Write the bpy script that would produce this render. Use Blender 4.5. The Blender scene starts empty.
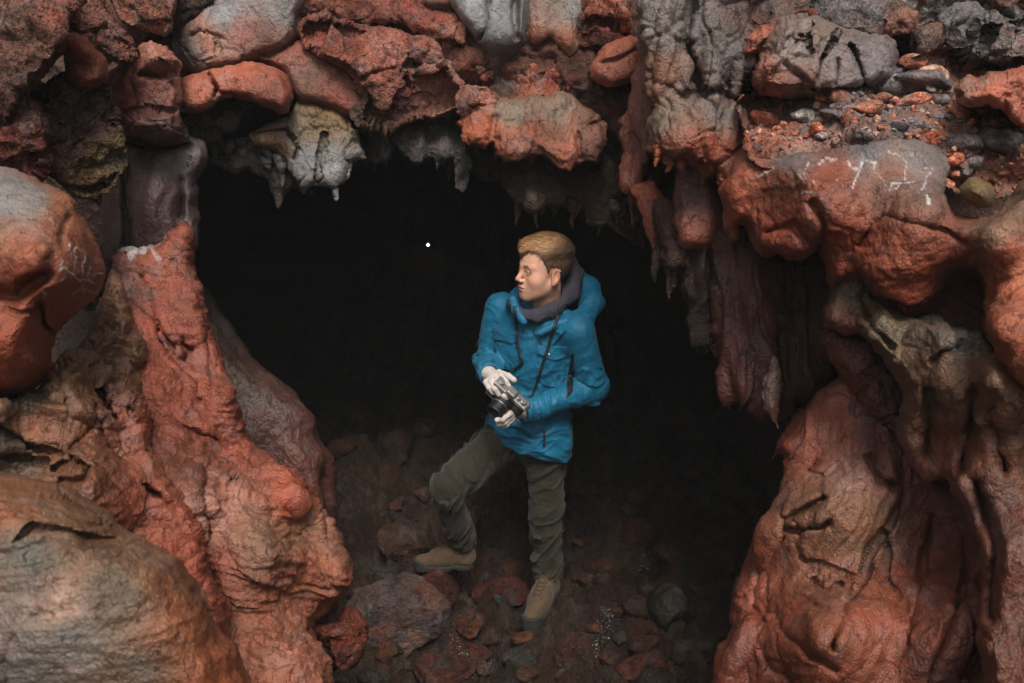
import bpy, math, random
import numpy as np
from mathutils import Vector, Matrix
random.seed(7)
COL = bpy.context.scene.collection
# ---------------------------------------------------------------- camera frame
W0, H0, FPX = 1024.0, 683.0, 995.0
PITCH = math.radians(20.0)
CAMZ = 2.6
CAM = np.array([0.0, 0.0, CAMZ])
cF = np.array([0.0, math.cos(PITCH), -math.sin(PITCH)])
cU = np.array([0.0, math.sin(PITCH), math.cos(PITCH)])
cR = np.array([1.0, 0.0, 0.0])
def ray(px, py):
    px = np.asarray(px, float); py = np.asarray(py, float)
    u = (px-512)/FPX; v = (341.5-py)/FPX
    return cF + u[..., None]*cR + v[..., None]*cU
def at_d(px, py, d):
    return CAM + ray(px, py)*np.asarray(d, float)[..., None]
def W(px, py, Y):                      # point of the plane y = Y seen at that place in the photograph
    r = ray(px, py); return CAM + r*(Y/r[1])
def Wz(px, py, z):
    r = ray(px, py); return CAM + r*((z-CAMZ)/r[2])
# ---------------------------------------------------------------- noise
_rs = np.random.RandomState(11)
_perm = _rs.permutation(512).astype(np.int32) & 511
_perm = np.concatenate([_perm, _perm])
_g = _rs.normal(size=(512, 3)); _g /= np.linalg.norm(_g, axis=1)[:, None]; _g = _g.astype(np.float32)
def _hash(ix, iy, iz):
    return _perm[(_perm[(_perm[ix & 511] + iy) & 511] + iz) & 511]
def perlin(P):
    P = np.asarray(P, np.float32)
    I = np.floor(P).astype(np.int32); F = P-I
    w = F*F*F*(F*(F*6-15)+10)
    out = np.zeros(len(P), np.float32)
    for dx in (0, 1):
        wx = w[:, 0] if dx else 1-w[:, 0]
        for dy in (0, 1):
            wy = w[:, 1] if dy else 1-w[:, 1]
            for dz in (0, 1):
                wz = w[:, 2] if dz else 1-w[:, 2]
                g = _g[_hash(I[:, 0]+dx, I[:, 1]+dy, I[:, 2]+dz)]
                out += wx*wy*wz*(g[:, 0]*(F[:, 0]-dx)+g[:, 1]*(F[:, 1]-dy)+g[:, 2]*(F[:, 2]-dz))
    return out*1.5
def fbm(P, o=4, gain=.5):
    P = np.asarray(P, np.float32); a = 1.0; s = 0
    for i in range(o):
        s = s+a*perlin(P*(2.03**i)+17.3*i); a *= gain
    return s
def ridged(P, o=3, gain=.5):
    P = np.asarray(P, np.float32); a = 1.0; s = 0
    for i in range(o):
        s = s+a*(1-2*np.abs(perlin(P*(2.07**i)+9.1*i))); a *= gain
    return s
def worley(P):
    """nearest-cell id hash, F1, F2 and the vector from the nearest cell's seed"""
    P = np.asarray(P, np.float32)
    I = np.floor(P).astype(np.int32)
    n = len(P); f1 = np.full(n, 9., np.float32); f2 = np.full(n, 9., np.float32)
    hid = np.zeros(n, np.int32); vec = np.zeros((n, 3), np.float32)
    for dx in (-1, 0, 1):
        for dy in (-1, 0, 1):
            for dz in (-1, 0, 1):
                h = _hash(I[:, 0]+dx, I[:, 1]+dy, I[:, 2]+dz)
                c = I+np.array([dx, dy, dz]) + .5 + _g[h]*.42
                v = P-c; d = np.sqrt((v*v).sum(1))
                m = d < f1
                f2 = np.where(m, f1, np.minimum(f2, d)); f1 = np.where(m, d, f1)
                hid = np.where(m, h, hid); vec[m] = v[m]
    return hid, f1, f2, vec
def sm(x, a, b):
    t = np.clip((x-a)/(b-a), 0, 1); return t*t*(3-2*t)
# ---------------------------------------------------------------- mesh helpers
def mesh_np(name, V, Q, mat=None, parent=None, smooth=True, attrs=None, tris=None):
    me = bpy.data.meshes.new(name)
    V = np.asarray(V, np.float32); Q = np.asarray(Q, np.int32)
    nq = len(Q); nt = 0 if tris is None else len(tris)
    me.vertices.add(len(V)); me.vertices.foreach_set('co', V.ravel())
    me.loops.add(nq*4+nt*3)
    li = Q.ravel()
    if nt: li = np.concatenate([li, np.asarray(tris, np.int32).ravel()])
    me.loops.foreach_set('vertex_index', li.astype(np.int32))
    me.polygons.add(nq+nt)
    st = np.arange(nq)*4
    if nt: st = np.concatenate([st, nq*4+np.arange(nt)*3])
    me.polygons.foreach_set('loop_start', st.astype(np.int32))
    if smooth: me.polygons.foreach_set('use_smooth', np.ones(nq+nt, bool))
    me.update(calc_edges=True); me.validate()
    for k, a in (attrs or {}).items():
        a = np.asarray(a, np.float32)
        if a.ndim == 2:
            at = me.attributes.new(k, 'FLOAT_COLOR', 'POINT')
            c = np.ones((len(V), 4), np.float32); c[:, :3] = a
            at.data.foreach_set('color', c.ravel())
        else:
            at = me.attributes.new(k, 'FLOAT', 'POINT'); at.data.foreach_set('value', a)
    o = bpy.data.objects.new(name, me); COL.objects.link(o)
    if mat: me.materials.append(mat)
    if parent: attach(o, parent)
    return o
def attach(o, parent):
    o.parent = parent
    o.matrix_parent_inverse = parent.matrix_basis.inverted()
def normals(V, Q):
    V = np.asarray(V, float)
    n = np.cross(V[Q[:, 2]]-V[Q[:, 0]], V[Q[:, 3]]-V[Q[:, 1]])
    N = np.zeros_like(V)
    for k in range(4):
        for a in range(3):
            N[:, a] += np.bincount(Q[:, k], n[:, a], len(V))
    return N/np.maximum(np.linalg.norm(N, axis=1), 1e-12)[:, None]
def tag(o, label=None, cat=None, group=None, kind=None):
    if label: o['label'] = label
    if cat: o['category'] = cat
    if group: o['group'] = group
    if kind: o['kind'] = kind
    return o
def empty(name, loc, **k):
    o = bpy.data.objects.new(name, None); COL.objects.link(o); o.location = Vector(loc)
    o.empty_display_size = .1
    return tag(o, **k)
def lin(c):
    c = np.asarray(c, float)/255
    return np.where(c <= .04045, c/12.92, ((c+.055)/1.055)**2.4)
# ---------------------------------------------------------------- materials
def nt(m):
    m.use_nodes = True; t = m.node_tree; t.nodes.clear(); return t
class NB:
    def __init__(s, t): s.t = t
    def n(s, ty, **k):
        q = s.t.nodes.new(ty)
        for a, b in k.items():
            if a.startswith('i_'):
                key = a[2:]
                key = int(key) if key.isdigit() else key.replace('_', ' ')
                if isinstance(b, bpy.types.NodeSocket): s.t.links.new(b, q.inputs[key])
                else: q.inputs[key].default_value = b
            else: setattr(q, a, b)
        return q
    def math(s, op, a, b=None, c=None, clamp=False):
        q = s.n('ShaderNodeMath', operation=op, use_clamp=clamp)
        for i, x in enumerate((a, b, c)):
            if x is None: continue
            if isinstance(x, bpy.types.NodeSocket): s.t.links.new(x, q.inputs[i])
            else: q.inputs[i].default_value = x
        return q.outputs[0]
    def mix(s, f, a, b, mode='MIX'):
        q = s.n('ShaderNodeMix', data_type='RGBA', blend_type=mode)
        for x, i in ((f, 0), (a, 6), (b, 7)):
            if isinstance(x, bpy.types.NodeSocket): s.t.links.new(x, q.inputs[i])
            elif i == 0: q.inputs[0].default_value = x
            else: q.inputs[i].default_value = (*x, 1)
        return q.outputs[2]
    def ramp(s, f, lo, hi):
        q = s.n('ShaderNodeMapRange', interpolation_type='SMOOTHSTEP'); s.t.links.new(f, q.inputs[0])
        q.inputs[1].default_value = lo; q.inputs[2].default_value = hi; return q.outputs[0]
def rock_mat(name, rough=.6, pits=0., bump=1., vary=1., spec=.4, chalk=False, grit=1.):
    m = bpy.data.materials.new(name); t = nt(m); b = NB(t)
    geo = b.n('ShaderNodeNewGeometry').outputs['Position']
    at = b.n('ShaderNodeAttribute', attribute_name='Col').outputs['Color']
    n2 = b.n('ShaderNodeTexNoise', i_Vector=geo, i_Scale=42., i_Detail=4., i_Roughness=.68)
    n3 = b.n('ShaderNodeTexNoise', i_Vector=geo, i_Scale=190., i_Detail=2., i_Roughness=.65)
    wv2 = b.n('ShaderNodeVectorMath', operation='MULTIPLY_ADD')
    t.links.new(n2.outputs['Color'], wv2.inputs[0]); wv2.inputs[1].default_value = (.045,)*3; t.links.new(geo, wv2.inputs[2])
    v2 = b.math('MULTIPLY_ADD', n2.outputs[0], 1.3*vary, 1-.65*vary)
    g = b.n('ShaderNodeCombineColor'); [t.links.new(v2, g.inputs[i]) for i in range(3)]
    c = b.mix(1., at, g.outputs[0], 'MULTIPLY')
    dk = b.ramp(n3.outputs[0], .54, .70)
    c = b.mix(b.math('MULTIPLY', dk, .5*grit, clamp=True), c, b.mix(1., c, (.35, .32, .32), 'MULTIPLY'))
    pale = b.ramp(n3.outputs[0], .44, .30)
    c = b.mix(b.math('MULTIPLY', pale, .30*grit, clamp=True), c, b.mix(.5, c, (.46, .36, .29)))
    if chalk:
        ca = b.n('ShaderNodeAttribute', attribute_name='chalk').outputs['Fac']
        if chalk == 2:
            sp = b.n('ShaderNodeTexNoise', i_Vector=geo, i_Scale=110., i_Detail=3., i_Roughness=.7)
            cf = b.math('MULTIPLY', b.ramp(ca, .1, .6), b.math('MULTIPLY', b.ramp(sp.outputs[0], .60, .64), .6))
        else: cf = b.math('MULTIPLY', ca, b.math('MULTIPLY_ADD', n3.outputs[0], 2.4, -.45, clamp=True), clamp=True)
        c = b.mix(cf, c, (.78, .76, .74))
    h = b.math('MULTIPLY', n2.outputs[0], .024 if pits else .013)
    h = b.math('MULTIPLY_ADD', n3.outputs[0], .008*grit, h)
    if pits:
        vo = b.n('ShaderNodeTexVoronoi', i_Vector=wv2.outputs[0], i_Scale=75.)
        p = b.ramp(vo.outputs['Distance'], .45, .1)
        h = b.math('MULTIPLY_ADD', p, -.007*pits, h)
        c = b.mix(b.math('MULTIPLY', p, .45*pits, clamp=True), c, b.mix(1., c, (.3, .27, .27), 'MULTIPLY'))
    else:
        ve = b.n('ShaderNodeTexVoronoi', feature='DISTANCE_TO_EDGE', i_Vector=wv2.outputs[0], i_Scale=16.)
        ln = b.math('MULTIPLY', b.ramp(ve.outputs['Distance'], .03, 0.), b.ramp(n2.outputs[0], .49, .60))
        h = b.math('MULTIPLY_ADD', ln, -.008, h)
        c = b.mix(b.math('MULTIPLY', ln, .4*grit, clamp=True), c, b.mix(1., c, (.28, .24, .24), 'MULTIPLY'))
    bu = b.n('ShaderNodeBump', i_Strength=.9, i_Distance=bump, i_Height=h)
    r = b.math('MULTIPLY_ADD', n2.outputs[0], .5, rough-.25, clamp=True)
    bs = b.n('ShaderNodeBsdfPrincipled'); t.links.new(c, bs.inputs['Base Color']); t.links.new(r, bs.inputs['Roughness'])
    t.links.new(bu.outputs[0], bs.inputs['Normal']); bs.inputs['Specular IOR Level'].default_value = spec
    o = b.n('ShaderNodeOutputMaterial'); t.links.new(bs.outputs[0], o.inputs[0])
    return m
def mottle(C, V, s=0., k=1.):
    """patchy weathering of the rock colour: mineral tone, rust and pale dust, at hand to finger size"""
    L = C.mean(1)[:, None]; sa = np.clip((C.max(1)-C.min(1))/np.maximum(C.max(1), 1e-4)*1.3-.2, 0, 1)[:, None]
    C = C*(1-sa*np.array([.0, .05, .24]))*.74
    a = 1+k*(.42*fbm(V*6.+s, 4)+.28*fbm(V*27.+s, 3, .7))
    C = C*np.clip(a, .35, 1.8)[:, None]
    r = sm(fbm(V*13+s+20, 4, .6), .12, .5)[:, None]
    C = C*(1-.5*k*r)+C*np.array([1.15, .72, .6])*.5*k*r
    g = sm(fbm(V*9+s+60, 5, .65), .22, .55)[:, None]
    C = C*(1-.35*k*g)+(C.mean(1)[:, None]*.9+np.array([.050, .045, .040]))*.35*k*g
    d = sm(fbm(V*17+s+90, 4, .7), .30, .6)[:, None]
    return np.clip(C*(1-.45*k*d), .004, .85)
def simple_mat(name, col, rough=.5, spec=.5, metal=0., bscale=0., bamt=0., vary=0., vscale=20., sheen=0., sub=0., emit=None):
    m = bpy.data.materials.new(name); t = nt(m); b = NB(t)
    bs = b.n('ShaderNodeBsdfPrincipled'); bs.inputs['Roughness'].default_value = rough
    bs.inputs['Specular IOR Level'].default_value = spec; bs.inputs['Metallic'].default_value = metal
    geo = b.n('ShaderNodeTexCoord').outputs['Object']
    c = (*lin(col), 1)
    if vary:
        n = b.n('ShaderNodeTexNoise', i_Vector=geo, i_Scale=vscale, i_Detail=6.)
        f = b.math('MULTIPLY_ADD', n.outputs[0], 2*vary, 1-vary)
        g = b.n('ShaderNodeCombineColor'); [t.links.new(f, g.inputs[i]) for i in range(3)]
        t.links.new(b.mix(1., tuple(lin(col)), g.outputs[0], 'MULTIPLY'), bs.inputs['Base Color'])
    else: bs.inputs['Base Color'].default_value = c
    if bamt:
        n = b.n('ShaderNodeTexNoise', i_Vector=geo, i_Scale=bscale, i_Detail=5.)
        bu = b.n('ShaderNodeBump', i_Strength=.6, i_Distance=bamt, i_Height=n.outputs[0]); t.links.new(bu.outputs[0], bs.inputs['Normal'])
    if sheen: bs.inputs['Sheen Weight'].default_value = sheen
    if sub:
        bs.inputs['Subsurface Weight'].default_value = sub; bs.inputs['Subsurface Radius'].default_value = (.012, .004, .002)
    if emit: bs.inputs['Emission Color'].default_value = (*emit[0], 1); bs.inputs['Emission Strength'].default_value = emit[1]
    o = b.n('ShaderNodeOutputMaterial'); t.links.new(bs.outputs[0], o.inputs[0])
    return m
M = {
 'smooth': rock_mat('smooth_lava', .42, 0., .9, .5, .5, grit=.7),
 'chalked': rock_mat('chalked_lava', .48, 0., .9, .5, .45, chalk=True, grit=.7),
 'rough': rock_mat('vesicular_lava', .85, 1., 1.2, .9, .25),
 'scoria': rock_mat('scoria', .9, 1.6, 1.9, 1., .2, grit=1.5),
 'wet': rock_mat('glazed_lava', .33, 0., .9, .5, .6, grit=.6),
 'dark': rock_mat('dull_lava', .75, .6, 1.3, 1., .3),
}
# ---------------------------------------------------------------- relief rocks: traced outline, own depth, real thickness
TILES = {'A': (0, 0, 2.97), 'B': (340, 0, 2.97), 'C': (680, 0, 2.97), 'D': (0, 150, 2.73), 'E': (0, 380, 2.253),
         'F': (680, 180, 2.628), 'G': (700, 400, 2.413), 'H': (180, 180, 2.134), 'I': (740, 80, 3.606), 'J': (850, 0, 5.253), 'P': (0, 0, 1.)}
def px_of(tile, pts):
    x0, y0, s = TILES[tile]
    return np.array([(x0+p[0]/s, y0+p[1]/s) for p in pts], float)
def chaikin(P, n):
    for _ in range(n):
        Q = np.roll(P, -1, 0)
        P = np.stack([P*.78+Q*.22, P*.22+Q*.78], 1).reshape(-1, 2)
    return P
def seg_dist(X, Y, P, closed=True):
    n = len(P); best = np.full(X.shape, 1e9); inside = np.zeros(X.shape, bool)
    for i in range(n if closed else n-1):
        a = P[i]; b = P[(i+1) % n]; d = b-a; L = max((d*d).sum(), 1e-9)
        t = np.clip(((X-a[0])*d[0]+(Y-a[1])*d[1])/L, 0, 1)
        best = np.minimum(best, (X-a[0]-t*d[0])**2+(Y-a[1]-t*d[1])**2)
        if closed and a[1] != b[1]:
            c = ((a[1] > Y) != (b[1] > Y)) & (X < (b[0]-a[0])*(Y-a[1])/(b[1]-a[1])+a[0])
            inside ^= c
    best = np.sqrt(best)
    return np.where(inside, best, -best) if closed else best
def blur(A, r, it=2):
    for _ in range(it):
        for ax in (0, 1):
            B = np.pad(A, [(r, r) if k == ax else (0, 0) for k in (0, 1)], mode='edge')
            c = np.cumsum(B, ax); c = np.insert(c, 0, 0, ax)
            n = A.shape[ax]
            A = (np.take(c, np.arange(2*r+1, 2*r+1+n), ax)-np.take(c, np.arange(0, n), ax))/(2*r+1)
    return A
def colour_at(px, py, cols, P, scale=2.2, warp=18.):
    """rock colours (iron-red, grey crust, ochre) meet along irregular borders"""
    wx = px+warp*fbm(P*scale+5, 4); wy = py+warp*fbm(P*scale+31, 4)
    acc = 0; ws = 0
    for (x, y, c) in cols:
        w = 1/(((wx-x)**2+(wy-y)**2)/400.+.15)**1.7
        acc = acc+w[:, None]*lin(c)[None]; ws = ws+w
    return acc/ws[:, None]
ALB = 1.0
def detail(V, N, a, s):
    """displacement in metres along the normal"""
    h = np.zeros(len(V), np.float32)
    if a.get('big'): h += a['big']*fbm(V*2.3+s, 3)
    if a.get('lump'): h += a['lump']*fbm(V*7.+s, 4)
    if a.get('facet'):
        f = a.get('ff', 6.); a = dict(a); a['facet'] = min(a['facet'], .2/f)
        Vw = V+.03*np.stack([perlin(V*9+3), perlin(V*9+13), perlin(V*9+23)], 1)
        hid, f1, f2, vec = worley(Vw*f+s)
        h += a['facet']*((vec*_g[hid]).sum(1)*1.3+.25*_g[(hid*7) & 511][:, 0])
        h -= a['facet']*.55*(1-sm(f2-f1, 0, .07))
        hid, f1, f2, vec = worley(Vw*f*2.7+s)
        h += a['facet']*.30*((vec*_g[hid]).sum(1)+.3*_g[(hid*7) & 511][:, 0])-a['facet']*.16*(1-sm(f2-f1, 0, .09))
    for fo in a.get('fold', []):
        ang, amp, fr = fo[:3]; asp = fo[3] if len(fo) > 3 else .09; wp = fo[4] if len(fo) > 4 else .05
        t = np.cos(math.radians(ang))*cR+np.sin(math.radians(ang))*cU
        b = -np.sin(math.radians(ang))*cR+np.cos(math.radians(ang))*cU
        Vw = V+(wp*np.stack([perlin(V*2.2+3+s), perlin(V*2.2+13+s), perlin(V*2.2+23)], 1)+.012*np.stack([perlin(V*9+3+s), perlin(V*9+13+s), perlin(V*9+23)], 1))
        q = np.stack([(Vw@t)*fr*asp, (Vw@b)*fr, (Vw@cF)*fr*.12], 1)+s
        m = .35+.65*sm(fbm(V*3.1+s+50, 2), -.25, .35)
        h += amp*m*(ridged(q, 3, .55)-.6)
    if a.get('fine', 1): h += .0035*a.get('fine', 1)*fbm(V*38.+s, 3, .6)
    if a.get('crack'):
        Vw = V+.05*np.stack([fbm(V*6+3, 3), fbm(V*6+13, 3), fbm(V*6+23, 3)], 1)
        hid, f1, f2, vec = worley(Vw*a.get('cf', 4.)+s+7)
        m = sm(fbm(V*2.7+s+70, 2), -.05, .25)
        h -= a['crack']*(1-sm(f2-f1, 0, .05))*m
    return h
LIPBACK = .5
_cnt = [0]
def rock(name, tile, poly, d, bulge=.15, R=25, cols=((150, 85, 68),), mat='smooth', label=None, cat=None, group=None, kind=None,
         tilt=(0, 0), thick=.3, det=None, lobes=(), grooves=(), step=1.45, smooth=1, edge=2.5, dpts=None, chalk=(), parent=None, warp=18., cuts=None):
    _cnt[0] += 1; s = _cnt[0]*3.71
    P = px_of(tile, poly); tx0, ty0, ts = TILES[tile]; grow = 0
    if tile in 'ABC' and dpts is None: grow = 3.5; bulge = bulge*.7; R = R*.5
    sharp = name in ('lava_curtain', 'lava_drip', 'hanging_rock', 'fluted_drapery') or (name == 'cave_ceiling' and tile == 'B')
    if sharp: smooth = 0; R = min(R, 11); grow = 1.; edge = 3.2; bulge *= .55
    if smooth: P = chaikin(P, smooth)
    cx, cy = P.mean(0)
    # the lip of the roof stands back over the man; the sides come towards the camera
    if tile in 'AB' or (tile == 'P' and name in ('lava_curtain', 'cave_ceiling')): d = d+LIPBACK*float(sm(cx, 60., 230.))*float(1-.9*sm(cx, 590., 690.))
    x0, y0 = P.min(0)-6; x1, y1 = P.max(0)+6
    gx = np.arange(x0, x1+step, step); gy = np.arange(y0, y1+step, step)
    X, Y = np.meshgrid(gx, gy)
    def sdf(X, Y):
        sh = X.shape
        Q = np.stack([X.ravel()*.03, Y.ravel()*.03, np.full(X.size, s)], 1)
        return seg_dist(X, Y, P)+grow+edge*(fbm(Q, 4, .6).reshape(sh))*1.6
    S = sdf(X, Y)
    ins = S > 0
    cell = ins[:-1, :-1] | ins[1:, :-1] | ins[:-1, 1:] | ins[1:, 1:]
    use = np.zeros(X.shape, bool)
    use[:-1, :-1] |= cell; use[1:, :-1] |= cell; use[:-1, 1:] |= cell; use[1:, 1:] |= cell
    # pull the outside ring onto the outline
    out = use & ~ins
    ox, oy = X[out], Y[out]
    for _ in range(2):
        e = .5; v = sdf(ox, oy)
        g0 = (sdf(ox+e, oy)-v)/e; g1 = (sdf(ox, oy+e)-v)/e
        L = np.maximum(g0*g0+g1*g1, .3)
        k = np.clip(-v/L, -step*1.5, step*1.5)
        ox = ox+g0*k; oy = oy+g1*k
    X[out] = ox; Y[out] = oy
    S = np.where(ins, S, 0)
    Rr = min(R, S.max()*.98)
    t = np.clip(S/Rr, 0, 1); prof = np.sqrt(np.clip(1-(1-t)**2, 0, 1))
    prof = np.minimum(blur(prof, 3, 2)*1.02, prof+.15)*sm(S, -.5, 3)+prof*(1-sm(S, -.5, 3))
    if dpts is not None:
        acc = 0; ws = 0
        for (x, y, dd) in dpts:
            xx = tx0+x/ts; yy = ty0+y/ts
            w = 1/(((X-xx)**2+(Y-yy)**2)/900+.3)**1.25; acc = acc+w*dd; ws = ws+w
        base = acc/ws
    else: base = d+tilt[0]*(X-cx)/100+tilt[1]*(Y-cy)/100
    D = base+bulge*(1-prof)
    # broken rocks: flat faces cut across the rounded body
    if cuts is None: cuts = 7 if (mat in ('rough', 'scoria', 'dark') and tile in 'ABCI') else 0
    rc = np.random.RandomState(_cnt[0]+50); ext = .5*min(x1-x0, y1-y0)*1.05
    for k in range(cuts):
        an = rc.uniform(0, 6.28); off = rc.uniform(.0, .6)*ext; sl = rc.uniform(.35, 1.3)
        pr = (X-cx)*math.cos(an)+(Y-cy)*math.sin(an)
        D = np.maximum(D, base+sl*(pr-off)*d/FPX*np.minimum(prof*1.5, 1)+.0)
    D = np.minimum(D, base+bulge+thick*.5*prof)
    for (lx, ly, rx, ry, am) in lobes:
        lx = tx0+lx/ts; ly = ty0+ly/ts
        D = D-am*np.exp(-(((X-lx)*ts/rx)**2+((Y-ly)*ts/ry)**2))*np.minimum(prof*2, 1)
    for gr in grooves:
        pts, wd, dep = gr[:3]; q = px_of(tile, pts)
        Qn = np.stack([X.ravel()*.035, Y.ravel()*.035, np.full(X.size, s)], 1)
        o1 = fbm(Qn, 2, .4).reshape(X.shape)*2.4; o2 = fbm(Qn+40, 2, .4).reshape(X.shape)*2.4; wd = max(wd, 1.5)
        dd = seg_dist(X+o1, Y+o2, q, False)
        D = D+1.4*dep*np.exp(-(dd/wd)**2)*np.minimum(prof*2, 1)
    back = base+bulge+thick*prof
    idx = -np.ones(X.shape, np.int64); idx[use] = np.arange(use.sum()); nf = use.sum()
    inner = use & (S > 0)
    idb = idx.copy(); idb[inner] = nf+np.arange(inner.sum())
    V = np.concatenate([at_d(X[use], Y[use], D[use]), at_d(X[inner], Y[inner], back[inner])])
    def quads(I, flip):
        a, b, c, e = I[:-1, :-1][cell], I[:-1, 1:][cell], I[1:, 1:][cell], I[1:, :-1][cell]
        return np.stack([a, e, c, b] if not flip else [a, b, c, e], 1)
    Qf = quads(idx, False); Qb = quads(idb, True)
    # the back needs no cell whose corners all lie on the rim
    Qb = Qb[(Qb >= nf).any(1)] if len(Qb) else Qb
    Q = np.concatenate([Qf, Qb])
    N = normals(V, Q)
    a = dict(lump=.012, fine=1); a.update(det or {})
    if mat in ('smooth', 'chalked', 'wet'): a['lump'] *= .6; a['fine'] *= .55
    nfm = np.zeros(len(V), bool); nfm[:nf] = True
    h = np.zeros(len(V), np.float32); h[:nf] = detail(V[:nf], N[:nf], a, s)
    rimk = np.ones(len(V)); rimk[:nf] = .35+.65*sm(S[use], 0, 5)
    V = V+N*(h*rimk)[:, None]
    px = np.concatenate([X[use], X[inner]]); py = np.concatenate([Y[use], Y[inner]])
    cc = [(tx0+c[0]/ts, ty0+c[1]/ts, c[2]) if len(c) == 3 and not np.isscalar(c[2]) else (cx, cy, c) for c in cols]
    C = colour_at(px, py, cc, V, warp=warp)*ALB
    at = {'Col': mottle(C, V, s, 1. if mat in ('rough', 'scoria', 'dark') else .6)}
    if len(chalk):
        ck = np.zeros(len(V))
        for (pts, wd, st) in chalk:
            q = px_of(tile, pts)
            o1 = fbm(np.stack([px*.12, py*.12, px*0+s], 1), 3)*2.2
            dd = seg_dist(px+o1, py+o1[::-1]*0+fbm(np.stack([px*.12, py*.12, px*0+s+9], 1), 3)*2.2, q, False)
            ck = np.maximum(ck, st*(1-sm(dd, wd*.4, wd)))
        ck[nf:] = 0; at['chalk'] = ck
    # origin at the rock's own base
    o0 = np.array([V[:nf, 0].mean(), V[:nf, 1].mean(), V[:nf, 2].min()])
    ob = mesh_np(name, V-o0, Q, M[mat], None, True, at)
    ob.location = Vector(o0)
    if parent: attach(ob, parent)
    return tag(ob, label, cat, group, kind)
PINK, ROSE, ORG, RED, DRED, GREY, DGREY, OLIVE, TAN, MAUVE = ((172, 112, 100), (150, 90, 80), (172, 88, 62), (150, 72, 55), (105, 52, 44), (138, 134, 132),
    (92, 86, 86), (122, 100, 74), (140, 104, 80), (104, 80, 80))
CEIL = 'red and grey lava rocks framing the top of the cave mouth'
# ---- bank of rock behind the separate boulders
rock('cave_ceiling', 'P', [(-80,-80),(860,-80),(860,120),(760,190),(690,180),(650,160),(600,125),(560,100),(500,85),(460,92),(380,115),(330,110),(300,105),(262,112),(232,130),(195,160),(130,165),(118,250),(125,300),(60,330),(-80,300)], 3.06, .12, 22,
     [(80,100,(90,66,60)), (200,60,(130,84,72)), (300,50,(130,80,68)), (400,60,(140,84,72)), (500,60,(110,70,60)), (600,80,(92,58,50)), (700,60,(110,72,64)), (80,220,(84,64,56)), (160,140,(96,76,68)), (300,120,(92,76,68)), (800,50,(100,70,62))],
     'dark', 'brown red bedrock showing in the gaps between the boulders over the cave mouth', 'rock', kind='structure', det=dict(lump=.04, facet=.03, ff=6, crack=.02), step=2)
# ---- upper left
rock('lava_boulder', 'A', [(-140,-140),(190,-140),(225,-30),(215,30),(180,90),(178,150),(165,180),(120,235),(75,270),(60,330),(20,360),(-140,390)], 2.35, .22, 30,
     [(60,100,(150,110,100)), (150,20,PINK), (0,300,(110,78,70))], 'scoria', 'rough pinkish brown boulder filling the top left corner', 'boulder', det=dict(lump=.03, facet=.02, ff=5, fine=2.2))
rock('lava_boulder', 'A', [(205,-140),(260,-60),(300,20),(340,70),(385,120),(402,160),(375,187),(330,180),(290,140),(240,110),(190,80),(205,20)], 2.72, .15, 16,
     [(300,80,(160,108,98))], 'scoria', 'slanting pink rough rock wedged right of the top left corner boulder', 'boulder', det=dict(lump=.02, facet=.02, fine=2))
rock('lava_boulder', 'A', [(310,-140),(500,-140),(520,-20),(505,60),(500,100),(430,95),(370,60),(335,20)], 2.85, .15, 16,
     [(400,30,(165,118,106))], 'scoria', 'pale pink rough rock at the top edge left of the grey crusted rock', 'boulder', det=dict(lump=.02, facet=.02, fine=2))
rock('lava_boulder', 'A', [(495,-100),(590,-120),(660,-30),(600,45),(560,40),(520,110),(495,40)], 3.0, .12, 12,
     [(560,0,(80,62,60))], 'dark', 'small dark brown rock in the gap beside the grey crusted rock', 'boulder', det=dict(lump=.02, facet=.02))
rock('lava_boulder', 'A', [(180,110),(240,100),(290,160),(312,190),(304,235),(250,265),(205,230),(190,150)], 2.58, .12, 10,
     [(250,130,(190,105,80)), (230,200,(110,55,45))], 'smooth', 'small orange topped rock between rough pink boulders', 'boulder', lobes=[(250,140,60,40,.05)])
rock('lava_boulder', 'A', [(310,240),(350,205),(395,180),(420,130),(450,120),(500,150),(530,195),(520,210),(535,260),(530,330),(545,400),(500,430),(440,405),(370,395),(335,340),(312,290)], 2.78, .2, 22,
     [(460,160,(190,128,114)), (350,240,(160,80,62)), (440,250,(125,72,64)), (460,340,(110,78,76)), (420,300,(130,66,62))], 'smooth',
     'knobbly red rock with a pink broken knob on top', 'boulder', lobes=[(465,165,70,40,.08), (370,230,60,50,.04), (450,355,90,40,.05)], grooves=[([(420,220),(470,230),(520,215)],2.5,.03), ([(370,330),(430,320),(520,330)],2.5,.03)], det=dict(lump=.02, facet=.016, ff=8, crack=.01))
rock('lava_boulder', 'A', [(-140,340),(40,350),(75,290),(110,310),(140,380),(130,460),(110,510),(60,515),(-140,480)], 2.42, .15, 16,
     [(60,400,(125,70,66)), (110,330,(110,74,68))], 'scoria', 'maroon rough boulder at the left edge above the grey topped mound', 'boulder', det=dict(lump=.03, facet=.02, fine=2))
rock('lava_boulder', 'A', [(90,280),(150,250),(200,220),(300,250),(335,330),(355,400),(370,470),(330,530),(300,570),(210,570),(150,520),(100,480),(80,380)], 2.6, .15, 20,
     [(230,380,(96,76,70)), (330,450,(130,108,76)), (120,400,(110,66,60)), (280,300,(86,66,62))], 'scoria', 'dark brown pitted scoria rock with an ochre patch', 'boulder', det=dict(lump=.035, facet=.03, ff=7, fine=3))
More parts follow.
